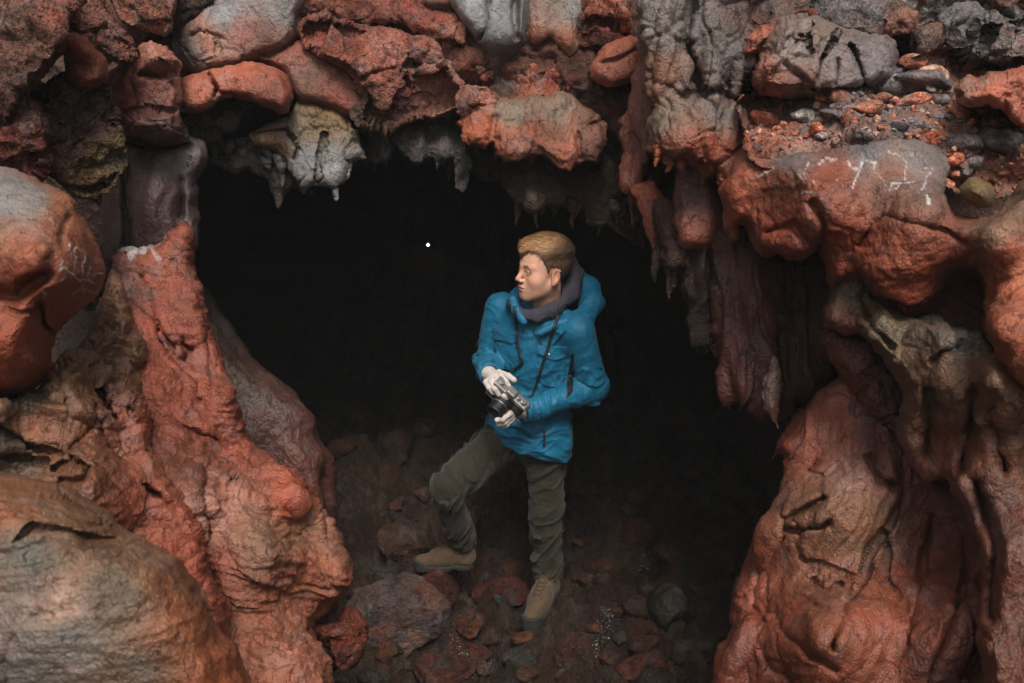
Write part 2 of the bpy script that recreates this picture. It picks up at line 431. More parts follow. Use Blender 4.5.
rock('rock_column', 'A', [(325,500),(345,430),(400,385),(540,405),(600,425),(606,470),(590,512),(578,560),(584,680),(572,760),(330,780),(310,620)], 2.95, .2, 22,
     [(450,560,(118,92,92)), (520,520,(120,105,105)), (360,480,(90,72,66)), (480,640,(96,72,72)), (560,600,(100,80,78))], 'wet',
     'smooth purple grey glazed column at the left side of the cave mouth', 'rock', det=dict(lump=.015, fold=[(88,.012,9)]),
     lobes=[(450,580,70,150,.10)], grooves=[([(345,400),(430,430),(560,432)],4,.08), ([(375,500),(370,620),(380,740)],4,.05), ([(535,540),(530,640)],4,.04)])
rock('lava_boulder', 'A', [(350,395),(440,400),(500,365),(545,380),(560,420),(500,425),(440,420),(390,415)], 2.9, .10, 8,
     [(480,395,(88,78,66))], 'dark', 'small dark olive rock on top of the purple grey column', 'boulder')
rock('lava_boulder', 'A', [(540,80),(600,40),(680,-20),(760,-140),(1000,-140),(920,10),(880,30),(875,110),(835,150),(745,170),(730,190),(640,210),(560,215),(530,180),(525,130)], 2.92, .2, 28,
     [(680,60,(150,148,148)), (600,130,(184,130,112)), (720,130,(150,100,92)), (820,50,(140,134,130)), (560,160,(140,138,136)), (800,130,(130,86,78))], 'smooth',
     'grey crusted rock with pink patches at the top of the frame', 'boulder', det=dict(lump=.02, crack=.02, cf=6, facet=.008), grooves=[([(565,110),(600,90),(640,100),(650,150)],1.5,.015)])
rock('lava_tongue', 'A', [(533,250),(560,225),(640,210),(700,195),(760,195),(820,215),(855,245),(864,290),(843,325),(800,312),(760,284),(700,288),(640,295),(600,328),(550,338),(533,290)], 2.80, .16, 13,
     [(600,240,(190,112,92)), (750,230,(180,102,82)), (830,290,(140,74,60))], 'smooth', 'long horizontal orange tongue of lava split by one crack', 'rock',
     grooves=[([(622,222),(635,245),(648,262),(640,285)],1.3,.05), ([(640,268),(700,285)],1.5,.02)], det=dict(lump=.014, crack=.008, cf=6))
rock('lava_boulder', 'A', [(555,340),(620,328),(692,345),(704,372),(660,402),(600,432),(565,400)], 3.0, .1, 9,
     [(620,370,(112,96,84))], 'dark', 'small olive grey rock beneath the orange lava tongue', 'boulder', det=dict(lump=.02, facet=.02, ff=8))
rock('lava_boulder', 'A', [(720,182),(760,165),(830,152),(880,130),(960,150),(1010,190),(1100,250),(1090,350),(1010,335),(960,305),(880,292),(860,250),(830,215),(770,190)], 2.95, .18, 18,
     [(900,190,(150,92,80)), (800,175,(160,98,84)), (980,260,(140,78,64)), (930,230,(122,84,66))], 'smooth', 'sloping orange rock between the grey crusted rock and the large pink boulder', 'boulder', grooves=[([(760,185),(840,215),(870,290)],3,.04)], det=dict(lump=.02, crack=.012))
rock('hanging_rock', 'A', [(735,400),(790,362),(850,340),(880,298),(950,298),(1000,330),(1060,400),(1085,470),(1045,482),(1020,545),(1006,560),(996,592),(986,560),(960,560),(935,548),(915,560),(902,580),(888,545),(868,505),(850,470),(820,447),(760,432)], 2.98, .16, 18,
     [(900,380,(130,112,88)), (960,350,(136,106,70)), (820,390,(126,110,102)), (900,480,(130,128,126)), (990,500,(138,134,132)), (800,420,(140,104,74))], 'smooth',
     'grey and ochre cracked rock ending in short pale drips over the cave', 'rock', det=dict(lump=.02, crack=.02, cf=7, fold=[(88,.01,10)]),
     grooves=[([(750,400),(850,385),(880,440),(870,470)],1.6,.04), ([(930,560),(950,450),(960,400)],1.6,.03), ([(700,330),(800,345)],1.6,.03)])
rock('hanging_rock', 'A', [(640,400),(760,420),(850,455),(900,520),(920,570),(870,545),(845,560),(835,585),(826,614),(818,580),(800,545),(770,520),(740,500),(700,505),(650,480),(600,470)], 3.1, .14, 14,
     [(760,470,(88,78,72))], 'dark', 'dark drip rock hanging behind the grey and ochre cracked rock', 'rock', det=dict(lump=.02, fold=[(88,.015,10)]))
# ---- upper centre
rock('lava_boulder', 'B', [(-160,-140),(200,-140),(310,-140),(345,0),(362,60),(402,120),(442,180),(445,235),(420,205),(380,170),(330,190),(300,205),(270,125),(230,118),(180,88),(60,84),(-60,55),(-190,20)], 2.98, .2, 24,
     [(100,20,(150,92,82)), (260,60,(142,82,74)), (370,130,(186,122,108)), (-60,0,(150,98,88)), (410,200,(150,92,80))], 'rough', 'rose coloured boulder at the top edge above the large pink one', 'boulder', det=dict(lump=.025, facet=.03, ff=5, fine=1.6))
rock('lava_boulder', 'B', [(-110,60),(0,66),(60,88),(130,73),(180,88),(212,110),(240,120),(280,130),(292,180),(330,230),(352,270),(342,300),(290,322),(240,337),(190,357),(140,377),(90,362),(48,345),(68,300),(48,240),(18,200),(-20,180),(-100,140)], 2.82, .22, 22,
     [(120,150,(176,116,106)), (150,260,(172,110,100)), (300,270,(182,124,112)), (60,330,(120,92,78)), (20,120,(150,84,70))], 'rough',
     'large pink pitted boulder hanging over the left half of the cave mouth', 'boulder', det=dict(lump=.02, facet=.034, ff=4.5, fine=1.8), grooves=[([(190,195),(240,188),(290,200)],2,.03), ([(192,235),(193,258)],2.2,.04), ([(160,200),(90,215),(55,235)],1.5,.015)])
rock('grey_rock_pillar', 'B', [(330,-140),(580,-140),(565,60),(545,120),(522,152),(482,182),(452,217),(440,172),(400,100),(358,50),(330,0)], 3.0, .2, 18,
     [(400,20,(158,156,156)), (480,60,(128,126,126)), (490,130,(110,108,108)), (540,20,(120,118,118))], 'smooth', 'smooth light grey lava bulge hanging at the top centre', 'rock',
     lobes=[(480,110,50,40,.08), (390,20,50,80,.05), (540,40,25,90,.05)], grooves=[([(440,-40),(440,60),(420,110)],3,.05), ([(520,-40),(520,60),(530,110)],3,.05)], det=dict(lump=.02, fold=[(80,.012,8)]))
rock('hanging_rock', 'B', [(560,-140),(745,-140),(722,40),(705,85),(694,140),(682,166),(655,132),(620,116),(590,137),(565,132),(556,60)], 3.02, .16, 15,
     [(600,20,(140,118,108)), (660,80,(150,96,76)), (580,110,(168,112,96)), (680,20,(140,134,130))], 'smooth', 'tan rock with one pointed drip at the top centre', 'rock', det=dict(lump=.02, crack=.012, fold=[(85,.01,9)]))
rock('lava_boulder', 'B', [(745,-120),(862,-120),(855,70),(850,112),(800,138),(740,150),(700,120),(700,80),(720,30)], 3.0, .16, 14,
     [(790,0,(176,108,94)), (800,50,(160,92,80)), (780,110,(90,52,46))], 'rough', 'pink orange angular rock near the top centre', 'boulder', det=dict(lump=.015, facet=.03, ff=6), grooves=[([(705,90),(750,58),(800,62),(850,100)],2.5,.05)])  # lowest colour point is dark: shading of the underside put into the colour
rock('lava_boulder', 'B', [(760,180),(790,140),(850,115),(885,125),(880,150),(902,190),(872,232),(800,242),(760,232),(750,200)], 2.98, .16, 13,
     [(800,190,(160,90,72)), (860,140,(180,104,84))], 'smooth', 'round orange rock above the tall orange drip', 'boulder', grooves=[([(770,190),(820,180),(880,150)],1.8,.02)], det=dict(lump=.015, crack=.01))
rock('lava_boulder', 'B', [(730,225),(800,235),(880,225),(905,260),(890,330),(850,350),(800,345),(745,330),(725,290)], 3.2, .12, 14,
     [(800,280,(92,54,46))], 'dark', 'dark red rock in the recess behind the round orange rock', 'boulder')
rock('lava_boulder', 'B', [(448,300),(440,250),(470,215),(530,180),(590,200),(650,220),(672,262),(662,295),(622,325),(570,345),(500,345),(462,322)], 3.0, .16, 14,
     [(560,260,(184,112,94)), (480,240,(120,110,106)), (630,260,(170,98,84)), (500,320,(184,108,88))], 'rough', 'broken pink rock cupped in the hanging orange curtain', 'boulder',
     det=dict(lump=.012, facet=.05, ff=9, crack=.02, cf=9))
rock('lava_boulder', 'B', [(358,268),(400,258),(442,265),(445,332),(400,348),(352,322)], 2.9, .1, 9,
     [(400,290,(180,120,108))], 'rough', 'small square pink rock on the left end of the orange curtain', 'boulder', det=dict(lump=.01, facet=.02, ff=8))
rock('lava_curtain', 'B', [(356,290),(440,300),(520,300),(590,290),(650,280),(700,300),(742,320),(762,350),(725,380),(790,368),(795,420),(765,482),(712,487),(698,478),(682,508),(655,500),(622,482),(580,455),(542,465),(510,482),(485,478),(470,450),(455,420),(422,442),(400,430),(380,440),(365,410),(356,360)], 2.90, .15, 15,
     [(420,390,(172,92,66)), (500,345,(138,128,112)), (620,345,(136,118,104)), (560,410,(160,84,62)), (680,440,(182,104,80)), (600,390,(120,74,54)), (720,400,(120,86,70)), (750,450,(128,84,76))], 'smooth',
     'hanging orange lava curtain with a jagged lower lip', 'rock', lobes=[(410,400,40,50,.02), (520,430,50,50,.025), (660,440,60,50,.03)],
     grooves=[([(460,350),(458,420)],4,.012), ([(590,370),(585,450)],5,.012), ([(705,395),(715,470)],2,.02)], tilt=(0, -.12), det=dict(lump=.022, facet=.01, ff=10, crack=.010, cf=8, fold=[(88,.010,16)], fine=3))
rock('cave_ceiling', 'B', [(300,380),(370,400),(470,440),(600,440),(700,470),(760,420),(830,330),(900,300),(960,500),(960,640),(920,690),(900,740),(840,700),(800,672),(740,652),(680,592),(640,612),(605,612),(567,637),(540,617),(510,592),(470,540),(400,520),(300,480)], 3.18, .2, 24,
     [(560,560,(110,92,84)), (700,560,(88,72,66)), (850,560,(96,76,68))], 'dull' if False else 'dark', 'dull brown inner ceiling with blunt drips behind the orange curtain', 'rock', kind='structure',
     det=dict(lump=.03, fold=[(88,.03,8)]), lobes=[(560,590,50,60,.12), (640,580,30,50,.06)])
rock('cave_ceiling', 'B', [(-60,380),(60,350),(300,330),(372,340),(385,420),(378,500),(356,557),(345,500),(335,470),(296,470),(287,528),(277,475),(252,472),(228,497),(205,475),(190,460),(165,440),(140,470),(60,480),(35,490),(-20,540),(-45,470)], 3.05, .15, 16,
     [(240,430,(100,96,94)), (100,440,(76,70,66)), (350,460,(90,86,82))], 'dark', 'dark grey inner ceiling with thin drips under the large pink boulder', 'rock', kind='structure', det=dict(lump=.02, fold=[(88,.03,10)]))
rock('lava_drip', 'B', [(833,350),(868,325),(905,345),(918,420),(904,480),(884,560),(862,572),(828,552),(840,480),(845,420)], 2.95, .12, 10,
     [(860,400,(140,80,68)), (860,520,(160,86,68))], 'wet', 'tall narrow orange drip right of the hanging curtain', 'drip', det=dict(lump=.01, fold=[(86,.012,16)]))
rock('lava_drip', 'B', [(872,560),(920,545),(965,600),(950,690),(932,745),(916,690),(882,610)], 2.98, .1, 9,
     [(920,600,(164,86,66))], 'wet', 'short pointed orange drip below the tall narrow one', 'drip', det=dict(lump=.01, fold=[(86,.01,16)]))
rock('lava_drip', 'B', [(865,330),(880,200),(930,150),(960,180),(950,320),(935,420),(905,480)], 2.92, .12, 10,
     [(900,300,(140,86,74)), (920,200,(150,96,84))], 'smooth', 'vertical brown rib left of the grey drapery', 'drip', det=dict(lump=.01, fold=[(82,.014,14)]))
rock('lava_curtain', 'P', [(640,-50),(748,-50),(752,50),(740,95),(752,130),(754,190),(746,217),(737,205),(728,187),(716,167),(703,174),(690,160),(672,162),(650,152),(648,122),(656,108),(646,85),(640,50)], 2.78, .2, 22,
     [(690,10,(112,104,100)), (660,20,(130,120,114)), (725,40,(96,86,82)), (700,80,(112,96,90)), (665,125,(128,112,100)), (675,145,(160,86,60)), (730,160,(156,84,62)), (720,110,(112,98,90)), (700,150,(160,84,60)), (655,60,(130,88,74)), (735,10,(90,70,64))], 'smooth',
     'grey drapery turning orange at its ragged hem, right of centre', 'rock', det=dict(lump=.02, facet=.016, ff=6, crack=.014, fold=[(86,.02,12)]), lobes=[(690,135,30,30,.08), (665,20,14,40,.05), (715,60,16,50,.05)], grooves=[([(690,-20),(686,40),(700,90)],4,.06), ([(655,80),(680,95),(720,92),(745,105)],3,.04), ([(735,60),(728,100)],3,.04)])
rock('lava_curtain', 'P', [(676,150),(712,160),(722,215),(718,243),(705,250),(688,248),(680,243),(676,215)], 2.95, .12, 12,
     [(695,190,(120,80,72)), (700,230,(158,88,72))], 'wet', 'orange rounded hem hanging below the grey drapery', 'rock', det=dict(lump=.01, fold=[(88,.012,12)]))
# ---- upper right
rock('lava_boulder', 'C', [(-60,-100),(50,-100),(150,-60),(170,20),(152,60),(112,92),(60,97),(40,60),(-20,-10)], 2.95, .15, 14,
     [(100,40,(172,100,90)), (0,-20,(140,84,76))], 'rough', 'pink red angular rock at the top edge right of the grey drapery', 'boulder', det=dict(lump=.012, facet=.035, ff=7))
rock('cave_wall', 'C', [(-40,80),(60,90),(130,80),(190,40),(280,-60),(460,-100),(1150,-100),(1150,330),(760,330),(300,330),(200,300),(150,260),(110,150),(40,160)], 3.1, .15, 30,
     [(100,120,(126,76,66)), (300,20,(120,102,98)), (700,40,(128,114,110))], 'dark', 'dark broken rock bank behind the boulders at upper right', 'rock', kind='structure', det=dict(lump=.04, facet=.05, ff=6, crack=.03))
rock('lava_boulder', 'C', [(155,130),(230,95),(300,55),(345,36),(400,45),(380,90),(290,120),(250,170),(190,176),(158,160)], 2.78, .15, 12,
     [(250,90,(182,112,98)), (190,145,(176,104,90))], 'rough', 'pink rock wedged behind the left end of the long grey boulder', 'boulder', det=dict(lump=.012, facet=.03, ff=8))
rock('lava_boulder', 'C', [(222,215),(240,170),(262,110),(292,70),(340,48),(400,52),(470,82),(560,112),(620,120),(642,180),(637,228),(590,250),(540,256),(470,276),(400,272),(320,290),(250,275),(222,242)], 2.66, .22, 24,
     [(340,130,(150,134,128)), (250,210,(166,102,88)), (480,180,(140,126,124)), (590,180,(126,118,118)), (400,90,(130,110,100)), (350,240,(132,92,80))], 'smooth', 'long rounded grey boulder split by dark cracks at upper right', 'boulder',
     det=dict(lump=.02, facet=.02, ff=5, crack=.012), grooves=[([(475,85),(455,130),(415,180),(400,265)],1.5,.05), ([(510,135),(530,190),(548,248)],1.8,.07), ([(470,180),(462,250)],1.2,.03), ([(372,90),(388,150)],1.2,.03)])
rock('lava_boulder', 'C', [(390,30),(440,-60),(530,-80),(590,-20),(690,40),(695,85),(650,115),(560,112),(470,80)], 2.85, .16, 14,
     [(560,40,(132,122,120)), (480,0,(136,124,120)), (640,90,(164,116,102))], 'rough', 'flat dark grey rock above the cracked grey boulder', 'boulder', det=dict(lump=.012, facet=.045, ff=7, crack=.015))
rock('lava_boulder', 'C', [(590,-120),(800,-120),(835,-20),(790,50),(705,72),(610,20)], 2.9, .16, 14,
     [(700,0,(150,140,136))], 'rough', 'light grey slab at the top edge of the upper right bank', 'boulder', det=dict(lump=.012, facet=.04, ff=6))
rock('lava_boulder', 'C', [(770,60),(800,25),(870,12),(905,60),(885,120),(835,152),(800,130)], 2.72, .15, 13,
     [(840,70,(134,126,124))], 'rough', 'smooth dark grey rock leaning over the brown hollow', 'boulder', det=dict(lump=.012, facet=.02, ff=5))
rock('lava_boulder', 'C', [(685,120),(712,82),(770,80),(800,115),(745,162),(700,152)], 2.74, .12, 10,
     [(740,110,(150,112,96)), (770,90,(120,92,84))], 'rough', 'tan brown wedge of rock under the dark grey leaning rock', 'boulder', det=dict(lump=.012, facet=.03, ff=7))
rock('lava_boulder', 'C', [(900,-100),(1150,-100),(1150,30),(1000,45),(925,25)], 2.8, .15, 12,
     [(960,20,(130,84,74)), (1020,0,(90,60,52))], 'rough', 'brown orange rock in the top right corner', 'boulder', det=dict(lump=.015, facet=.03))
rock('lava_boulder', 'C', [(880,105),(900,65),(960,45),(1040,38),(1150,50),(1150,170),(1000,185),(950,185),(880,155)], 2.62, .16, 18,
     [(960,90,(134,126,122)), (1000,150,(142,130,126))], 'rough', 'wide dark grey slab at the right edge near the top', 'boulder', det=dict(lump=.012, facet=.045, ff=5, crack=.015))
rock('rubble_ledge', 'C', [(160,310),(200,275),(320,270),(470,262),(600,235),(700,150),(860,140),(1000,170),(1180,180),(1180,560),(900,600),(700,520),(400,500),(230,500),(190,470),(190,380)], 2.55, .05, 12,
     [(400,330,(158,132,126)), (600,380,(148,122,116)), (250,360,(184,112,92)), (800,300,(160,122,110)), (900,380,(176,126,110))], 'rough', 'ledge of crushed lava below the cracked grey boulder', 'rock', kind='structure',
     dpts=[(300,280,2.85),(300,470,2.45),(600,250,2.8),(600,430,2.38),(900,170,2.7),(900,420,2.25),(1020,420,2.15),(1020,200,2.5)], thick=.4, det=dict(lump=.012, facet=.01, ff=16, fine=1.5))
rock('lava_boulder', 'C', [(820,275),(880,240),(960,215),(1020,205),(1150,170),(1150,400),(1020,385),(930,300),(860,305)], 2.33, .14, 16,
     [(960,260,(182,104,84)), (870,240,(150,110,96)), (1020,230,(176,102,84))], 'smooth', 'smooth orange mound at the right edge behind the loose stones', 'boulder', det=dict(lump=.03, facet=.03, ff=8, crack=.015, cf=6), cuts=4)
# ---- right side
graffiti = [([(118,292),(110,318),(64,343)],.75,.9), ([(250,292),(222,340)],.7,.9), ([(198,335),(215,352),(255,350),(262,368)],.7,.8), ([(285,288),(345,290)],.7,.9),
            ([(218,404),(268,400)],.9,.8), ([(438,288),(420,340),(405,395)],1.5,1.), ([(390,298),(430,300),(445,285),(490,282)],.9,.9), ([(485,290),(488,325),(520,360),(522,385)],.7,.8),
            ([(540,255),(575,278)],1.,.7), ([(585,270),(600,300),(590,380)],1.,.5), ([(540,410),(545,380),(575,375),(570,405),(545,410)],.9,.9), ([(575,380),(625,378)],.8,.8),
            ([(690,335),(670,350),(660,410)],.8,.8), ([(650,320),(690,325)],.6,.6), ([(665,422),(673,462)],1.3,1.), ([(640,420),(670,400)],.6,.6), ([(352,345),(352,355)],.9,.8), ([(505,445),(515,430)],.9,.5), ([(400,440),(400,470)],.8,.4), ([(610,275),(640,300)],.7,.5)]
def to_tile(pts, a, b):
    P = px_of(a, pts); x0, y0, s = TILES[b]; return [((p[0]-x0)*s, (p[1]-y0)*s) for p in P]
rock('cave_wall', 'F', [(150,-70),(185,-80),(222,-75),(310,-75),(390,-100),(450,-112),(530,-118),(620,-105),(680,-65),(704,-12),(690,50),(715,92),(800,110),(850,60),(905,-10),(1200,-120),(1200,1000),(1050,760),(980,640),(900,560),(830,472),(800,412),(778,362),(783,295),(762,270),(735,285),(700,318),(690,332),(640,352),(600,360),(520,322),(470,265),(430,262),(400,290),(385,262),(375,202),(357,172),(342,190),(320,203),(292,207),(262,192),(242,207),(210,192),(182,162),(162,112),(142,172),(120,112),(112,60),(100,20)], 2.36, .20, 15,
     [(300,-50,(118,110,108)), (480,-70,(124,118,116)), (620,-40,(128,116,112)), (240,20,(156,90,70)), (400,20,(150,82,64)), (540,20,(136,90,74)), (280,150,(150,76,58)), (450,170,(156,78,58)), (580,220,(162,84,62)), (600,320,(150,72,54)),
      (720,180,(140,70,54)), (860,220,(168,98,76)), (820,150,(140,106,88)), (880,420,(172,98,74)), (840,60,(130,102,84)), (700,-20,(120,108,104)), (180,60,(172,90,64)), (860,320,(178,104,80))],
     'chalked', 'big orange lobe with grey crust and white scratch marks overhanging on the right', 'rock', kind='structure',
     dpts=[(150,100,2.62),(150,-60,2.62),(400,-90,2.5),(400,60,2.3),(400,230,2.45),(650,-60,2.42),(650,100,2.2),(600,330,2.35),(740,330,2.45),(850,150,2.05),(850,400,1.95),(1000,0,2.1),(1000,500,1.85)],
     thick=.45, chalk=[(to_tile(p, 'I', 'F'), w*.9, st*.75) for p, w, st in graffiti],
     lobes=[(570,230,130,80,.05), (870,330,90,150,.05), (350,-20,200,50,.05)],
     grooves=[([(470,170),(500,120),(540,100),(600,110),(680,130),(760,170)],3,.02), ([(345,60),(380,120),(370,170)],4,.03), ([(700,330),(720,260),(780,250),(790,350)],6,.06), ([(230,135),(300,120),(330,160)],4,.03), ([(440,320),(470,370),(560,330),(600,350),(690,300)],3,.03)],
     det=dict(lump=.014, big=.02, fold=[(12,.007,12)], crack=.006, cf=4, fine=2.2), warp=14)
rock('lava_boulder', 'I', [(795,400),(800,375),(840,362),(890,370),(922,405),(915,450),(870,462),(820,440)], 2.2, .12, 12,
     [(850,400,(120,104,66)), (880,430,(120,96,74))], 'smooth', 'rounded olive stone sitting in a pocket of the right lobe', 'boulder')
rock('cave_wall', 'F', [(600,200),(820,200),(900,420),(860,520),(760,460),(700,440),(640,400),(600,330)], 2.55, .1, 16, [(750,360,(150,80,66))], 'smooth', 'red inner wall seen through the hole under the right lobe', 'rock', kind='structure')
rock('rock_ridge', 'F', [(380,392),(372,350),(385,318),(405,280),(435,240),(480,262),(520,320),(600,366),(690,350),(700,380),(760,404),(790,396),(832,470),(892,545),(1000,600),(1250,640),(1250,1420),(800,1420),(782,1200),(800,1050),(782,920),(735,850),(700,782),(668,785),(650,810),(618,760),(580,680),(592,575),(566,512),(540,486),(500,420),(474,400),(434,408),(395,395)], 2.2, .16, 11,
     [(450,290,(116,98,76)), (540,380,(120,102,82)), (660,400,(112,98,86)), (780,440,(108,100,94)), (700,520,(118,84,64)), (860,620,(118,80,62)), (850,900,(112,66,52)), (740,700,(120,68,52)), (430,370,(120,74,58)), (850,1100,(110,62,50)), (820,500,(140,104,80))],
     'smooth', 'olive brown drapery ridge running down the right edge', 'rock', kind='structure',
     dpts=[(430,330,2.52),(560,420,2.35),(700,450,2.2),(850,520,2.0),(650,700,2.35),(800,800,2.1),(900,1000,1.95),(900,1300,1.9)],
     grooves=[([(670,480),(700,455),(760,420)],4,.05), ([(655,560),(660,640),(650,720)],5,.05), ([(770,560),(775,640),(740,760)],6,.06), ([(830,600),(850,760)],6,.05), ([(470,300),(500,380),(560,440)],3,.03), ([(780,800),(830,960),(820,1150)],6,.06)],
     lobes=[(700,620,50,160,.05), (850,700,60,200,.05)],
     det=dict(lump=.010, fold=[(78,.018,7,.05), (74,.010,20,.05)], crack=.006, fine=1.8))
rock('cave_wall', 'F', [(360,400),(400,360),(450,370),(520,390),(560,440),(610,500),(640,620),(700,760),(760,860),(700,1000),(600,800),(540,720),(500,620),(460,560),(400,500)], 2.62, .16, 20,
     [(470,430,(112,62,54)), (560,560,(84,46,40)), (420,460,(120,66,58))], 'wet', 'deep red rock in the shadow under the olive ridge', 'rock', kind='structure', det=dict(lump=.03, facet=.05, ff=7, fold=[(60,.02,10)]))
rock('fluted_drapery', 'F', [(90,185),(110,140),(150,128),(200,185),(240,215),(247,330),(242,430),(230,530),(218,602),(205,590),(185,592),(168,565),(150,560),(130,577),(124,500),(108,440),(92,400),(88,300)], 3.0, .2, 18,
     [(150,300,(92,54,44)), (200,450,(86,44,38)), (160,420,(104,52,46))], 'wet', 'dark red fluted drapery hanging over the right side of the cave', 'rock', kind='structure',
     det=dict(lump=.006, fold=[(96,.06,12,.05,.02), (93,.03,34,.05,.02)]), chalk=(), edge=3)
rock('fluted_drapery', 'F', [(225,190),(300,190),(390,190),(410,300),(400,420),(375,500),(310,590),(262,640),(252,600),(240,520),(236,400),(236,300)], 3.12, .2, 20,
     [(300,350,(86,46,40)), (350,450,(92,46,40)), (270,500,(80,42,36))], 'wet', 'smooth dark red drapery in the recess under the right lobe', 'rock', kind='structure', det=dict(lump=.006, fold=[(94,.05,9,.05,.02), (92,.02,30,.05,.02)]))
rock('lava_drip', 'F', [(238,500),(246,470),(256,520),(262,600),(256,648),(246,640),(232,620),(215,600),(225,560)], 2.86, .06, 5,
     [(245,540,(110,84,78)), (240,600,(104,70,62))], 'wet', 'thin whitish wet drip at the tip of the fluted drapery', 'drip', det=dict(lump=.004, fold=[(88,.01,30)]), step=1.2)
rock('fluted_drapery', 'F', [(-60,60),(100,50),(108,300),(100,430),(80,450),(55,447),(44,400),(30,330),(14,310),(0,250),(-30,200),(-50,140)], 3.1, .2, 18,
     [(30,200,(92,70,64)), (60,380,(70,56,52))], 'dark', 'dull brown drapery behind the orange hem at the right of the mouth', 'rock', kind='structure', det=dict(lump=.006, fold=[(94,.05,12,.05,.02), (92,.025,35,.05,.02)]))
rock('cave_wall', 'G', [(185,85),(232,48),(258,20),(300,-20),(335,-60),(380,-95),(430,-80),(470,10),(500,80),(560,140),(620,200),(700,240),(900,250),(900,900),(0,900),(15,690),(30,620),(72,565),(78,485),(108,395),(130,320),(165,270),(182,235),(212,175),(200,135),(166,152)], 2.5, .24, 20,
     [(380,300,(138,100,78)), (300,230,(142,98,78)), (240,120,(164,90,72)), (120,420,(146,78,60)), (200,560,(148,80,62)), (430,480,(150,84,66)), (540,420,(132,70,56)), (620,560,(118,64,52)), (330,430,(142,92,74)), (100,600,(140,76,62)), (560,200,(120,62,50)), (420,60,(110,66,62)), (330,60,(150,90,78)), (330,180,(186,140,130))],
     'smooth', 'smooth red bulging wall with curved folds at lower right', 'rock', kind='structure',
     dpts=[(230,80,2.85),(400,-40,2.75),(100,450,2.75),(40,660,2.55),(350,300,2.5),(350,600,2.2),(550,300,2.55),(620,600,2.15),(780,500,2.1)],
     lobes=[(370,260,110,110,.07), (230,570,110,90,.08), (420,440,60,90,.03), (120,500,50,80,.04)],
     grooves=[([(300,238),(250,262),(208,292),(200,312),(230,318),(310,303)],3,.045), ([(412,140),(425,175),(470,205)],4,.05), ([(482,150),(488,220),(460,300),(420,360),(395,420),(350,510),(322,600)],3,.045),
              ([(440,320),(460,360),(445,420),(470,470)],3,.03), ([(640,330),(640,440),(615,520),(580,600),(550,680)],4,.05), ([(560,280),(540,400),(520,520),(480,640)],3,.035), ([(185,515),(215,570),(270,620),(330,650)],3,.05),
              ([(240,150),(260,170),(285,150)],2.5,.03), ([(270,440),(300,460),(340,445)],3,.025), ([(240,380),(330,410),(380,430)],2,.015), ([(680,420),(690,560),(640,660)],5,.04), ([(200,330),(150,430),(130,500)],3,.035), ([(255,170),(300,185),(330,150)],2,.02), ([(160,600),(180,650),(230,670)],3,.04)],
     det=dict(lump=.008, big=.03, fold=[(62,.018,7,.05), (70,.012,17,.05), (66,.006,40,.05)], crack=.008, cf=4, fine=1.), warp=12)
# ---- left side
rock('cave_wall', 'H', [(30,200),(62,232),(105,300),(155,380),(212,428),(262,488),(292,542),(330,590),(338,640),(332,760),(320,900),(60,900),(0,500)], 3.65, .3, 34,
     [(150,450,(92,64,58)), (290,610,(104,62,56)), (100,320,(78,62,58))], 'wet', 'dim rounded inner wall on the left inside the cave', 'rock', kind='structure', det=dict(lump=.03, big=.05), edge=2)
SCR = [([(186,250),(196,270)],1.,.7), ([(216,262),(212,318)],1.1,.7), ([(240,285),(232,345)],1.1,.8), ([(258,318),(250,345)],1.,.8), ([(160,330),(180,320),(210,350),(260,362)],1.,.8), ([(280,335),(262,350)],.9,.8), ([(175,295),(168,330)],1.2,.5),
       ([(115,385),(128,400),(122,415)],1.5,.7), ([(215,350),(228,362)],1.4,.7), ([(205,400),(260,385)],1.2,.4), ([(240,360),(236,400)],1.,.5), ([(185,345),(165,352)],1.,.6)]
rock('cave_wall', 'P', [(119,258),(128,249),(147,252),(158,243),(172,234),(191,222),(194,278),(202,292),(210,335),(227,367),(238,412),(246,438),(268,455),(302,480),(328,516),(343,544),(349,584),(334,611),(314,624),(321,646),(334,664),(336,780),(40,780),(40,420),(112,380),(124,350),(117,310),(108,282),(117,270)], 2.5, .2, 11,
     [(160,280,(156,86,70)), (150,330,(158,84,68)), (180,400,(152,80,64)), (230,460,(156,84,68)), (290,500,(170,92,74)), (300,530,(150,104,84)), (260,540,(150,112,94)), (310,580,(156,92,70)), (280,620,(160,100,80)), (300,660,(170,108,90)), (210,520,(190,140,128)), (130,290,(100,62,58)), (220,560,(150,84,70)), (190,470,(134,76,62))],
     'chalked', 'folded red rock wall descending on the left of the cave mouth', 'rock', kind='structure',
     chalk=[([(124,254),(134,258),(146,254),(158,246),(166,238)],5,.75), ([(152,252),(160,262)],3,.4)], dpts=[(150,240,2.9),(190,250,2.95),(200,350,2.85),(150,400,2.6),(240,440,2.75),(320,520,2.7),(330,600,2.6),(250,560,2.35),(280,680,2.25),(180,500,2.3),(100,500,2.2),(60,700,2.0)],
     lobes=[(290,500,45,14,.06), (180,440,30,20,.03)],
     grooves=[([(138,270),(150,290),(160,330),(175,350)],2.2,.03), ([(130,300),(150,320),(165,350),(185,380),(200,400)],1.8,.03), ([(182,340),(190,350),(186,360)],3,.04), ([(225,485),(250,495),(290,505),(320,520),(326,540)],2.2,.05),
              ([(205,470),(203,500),(208,530),(205,560),(222,600)],3,.06), ([(140,410),(180,425),(215,440),(240,445)],2,.03), ([(160,450),(190,462),(205,480)],2.5,.05), ([(210,300),(205,340),(220,380)],2,.02), ([(120,240),(127,262),(140,268)],2,.03)],
     det=dict(lump=.010, big=.012, facet=.006, ff=7, fold=[(-24,.010,17,.05), (-60,.018,9,.05), (-12,.010,44,.06), (-58,.006,40,.05)], crack=.014, cf=5, fine=2.4), warp=12)
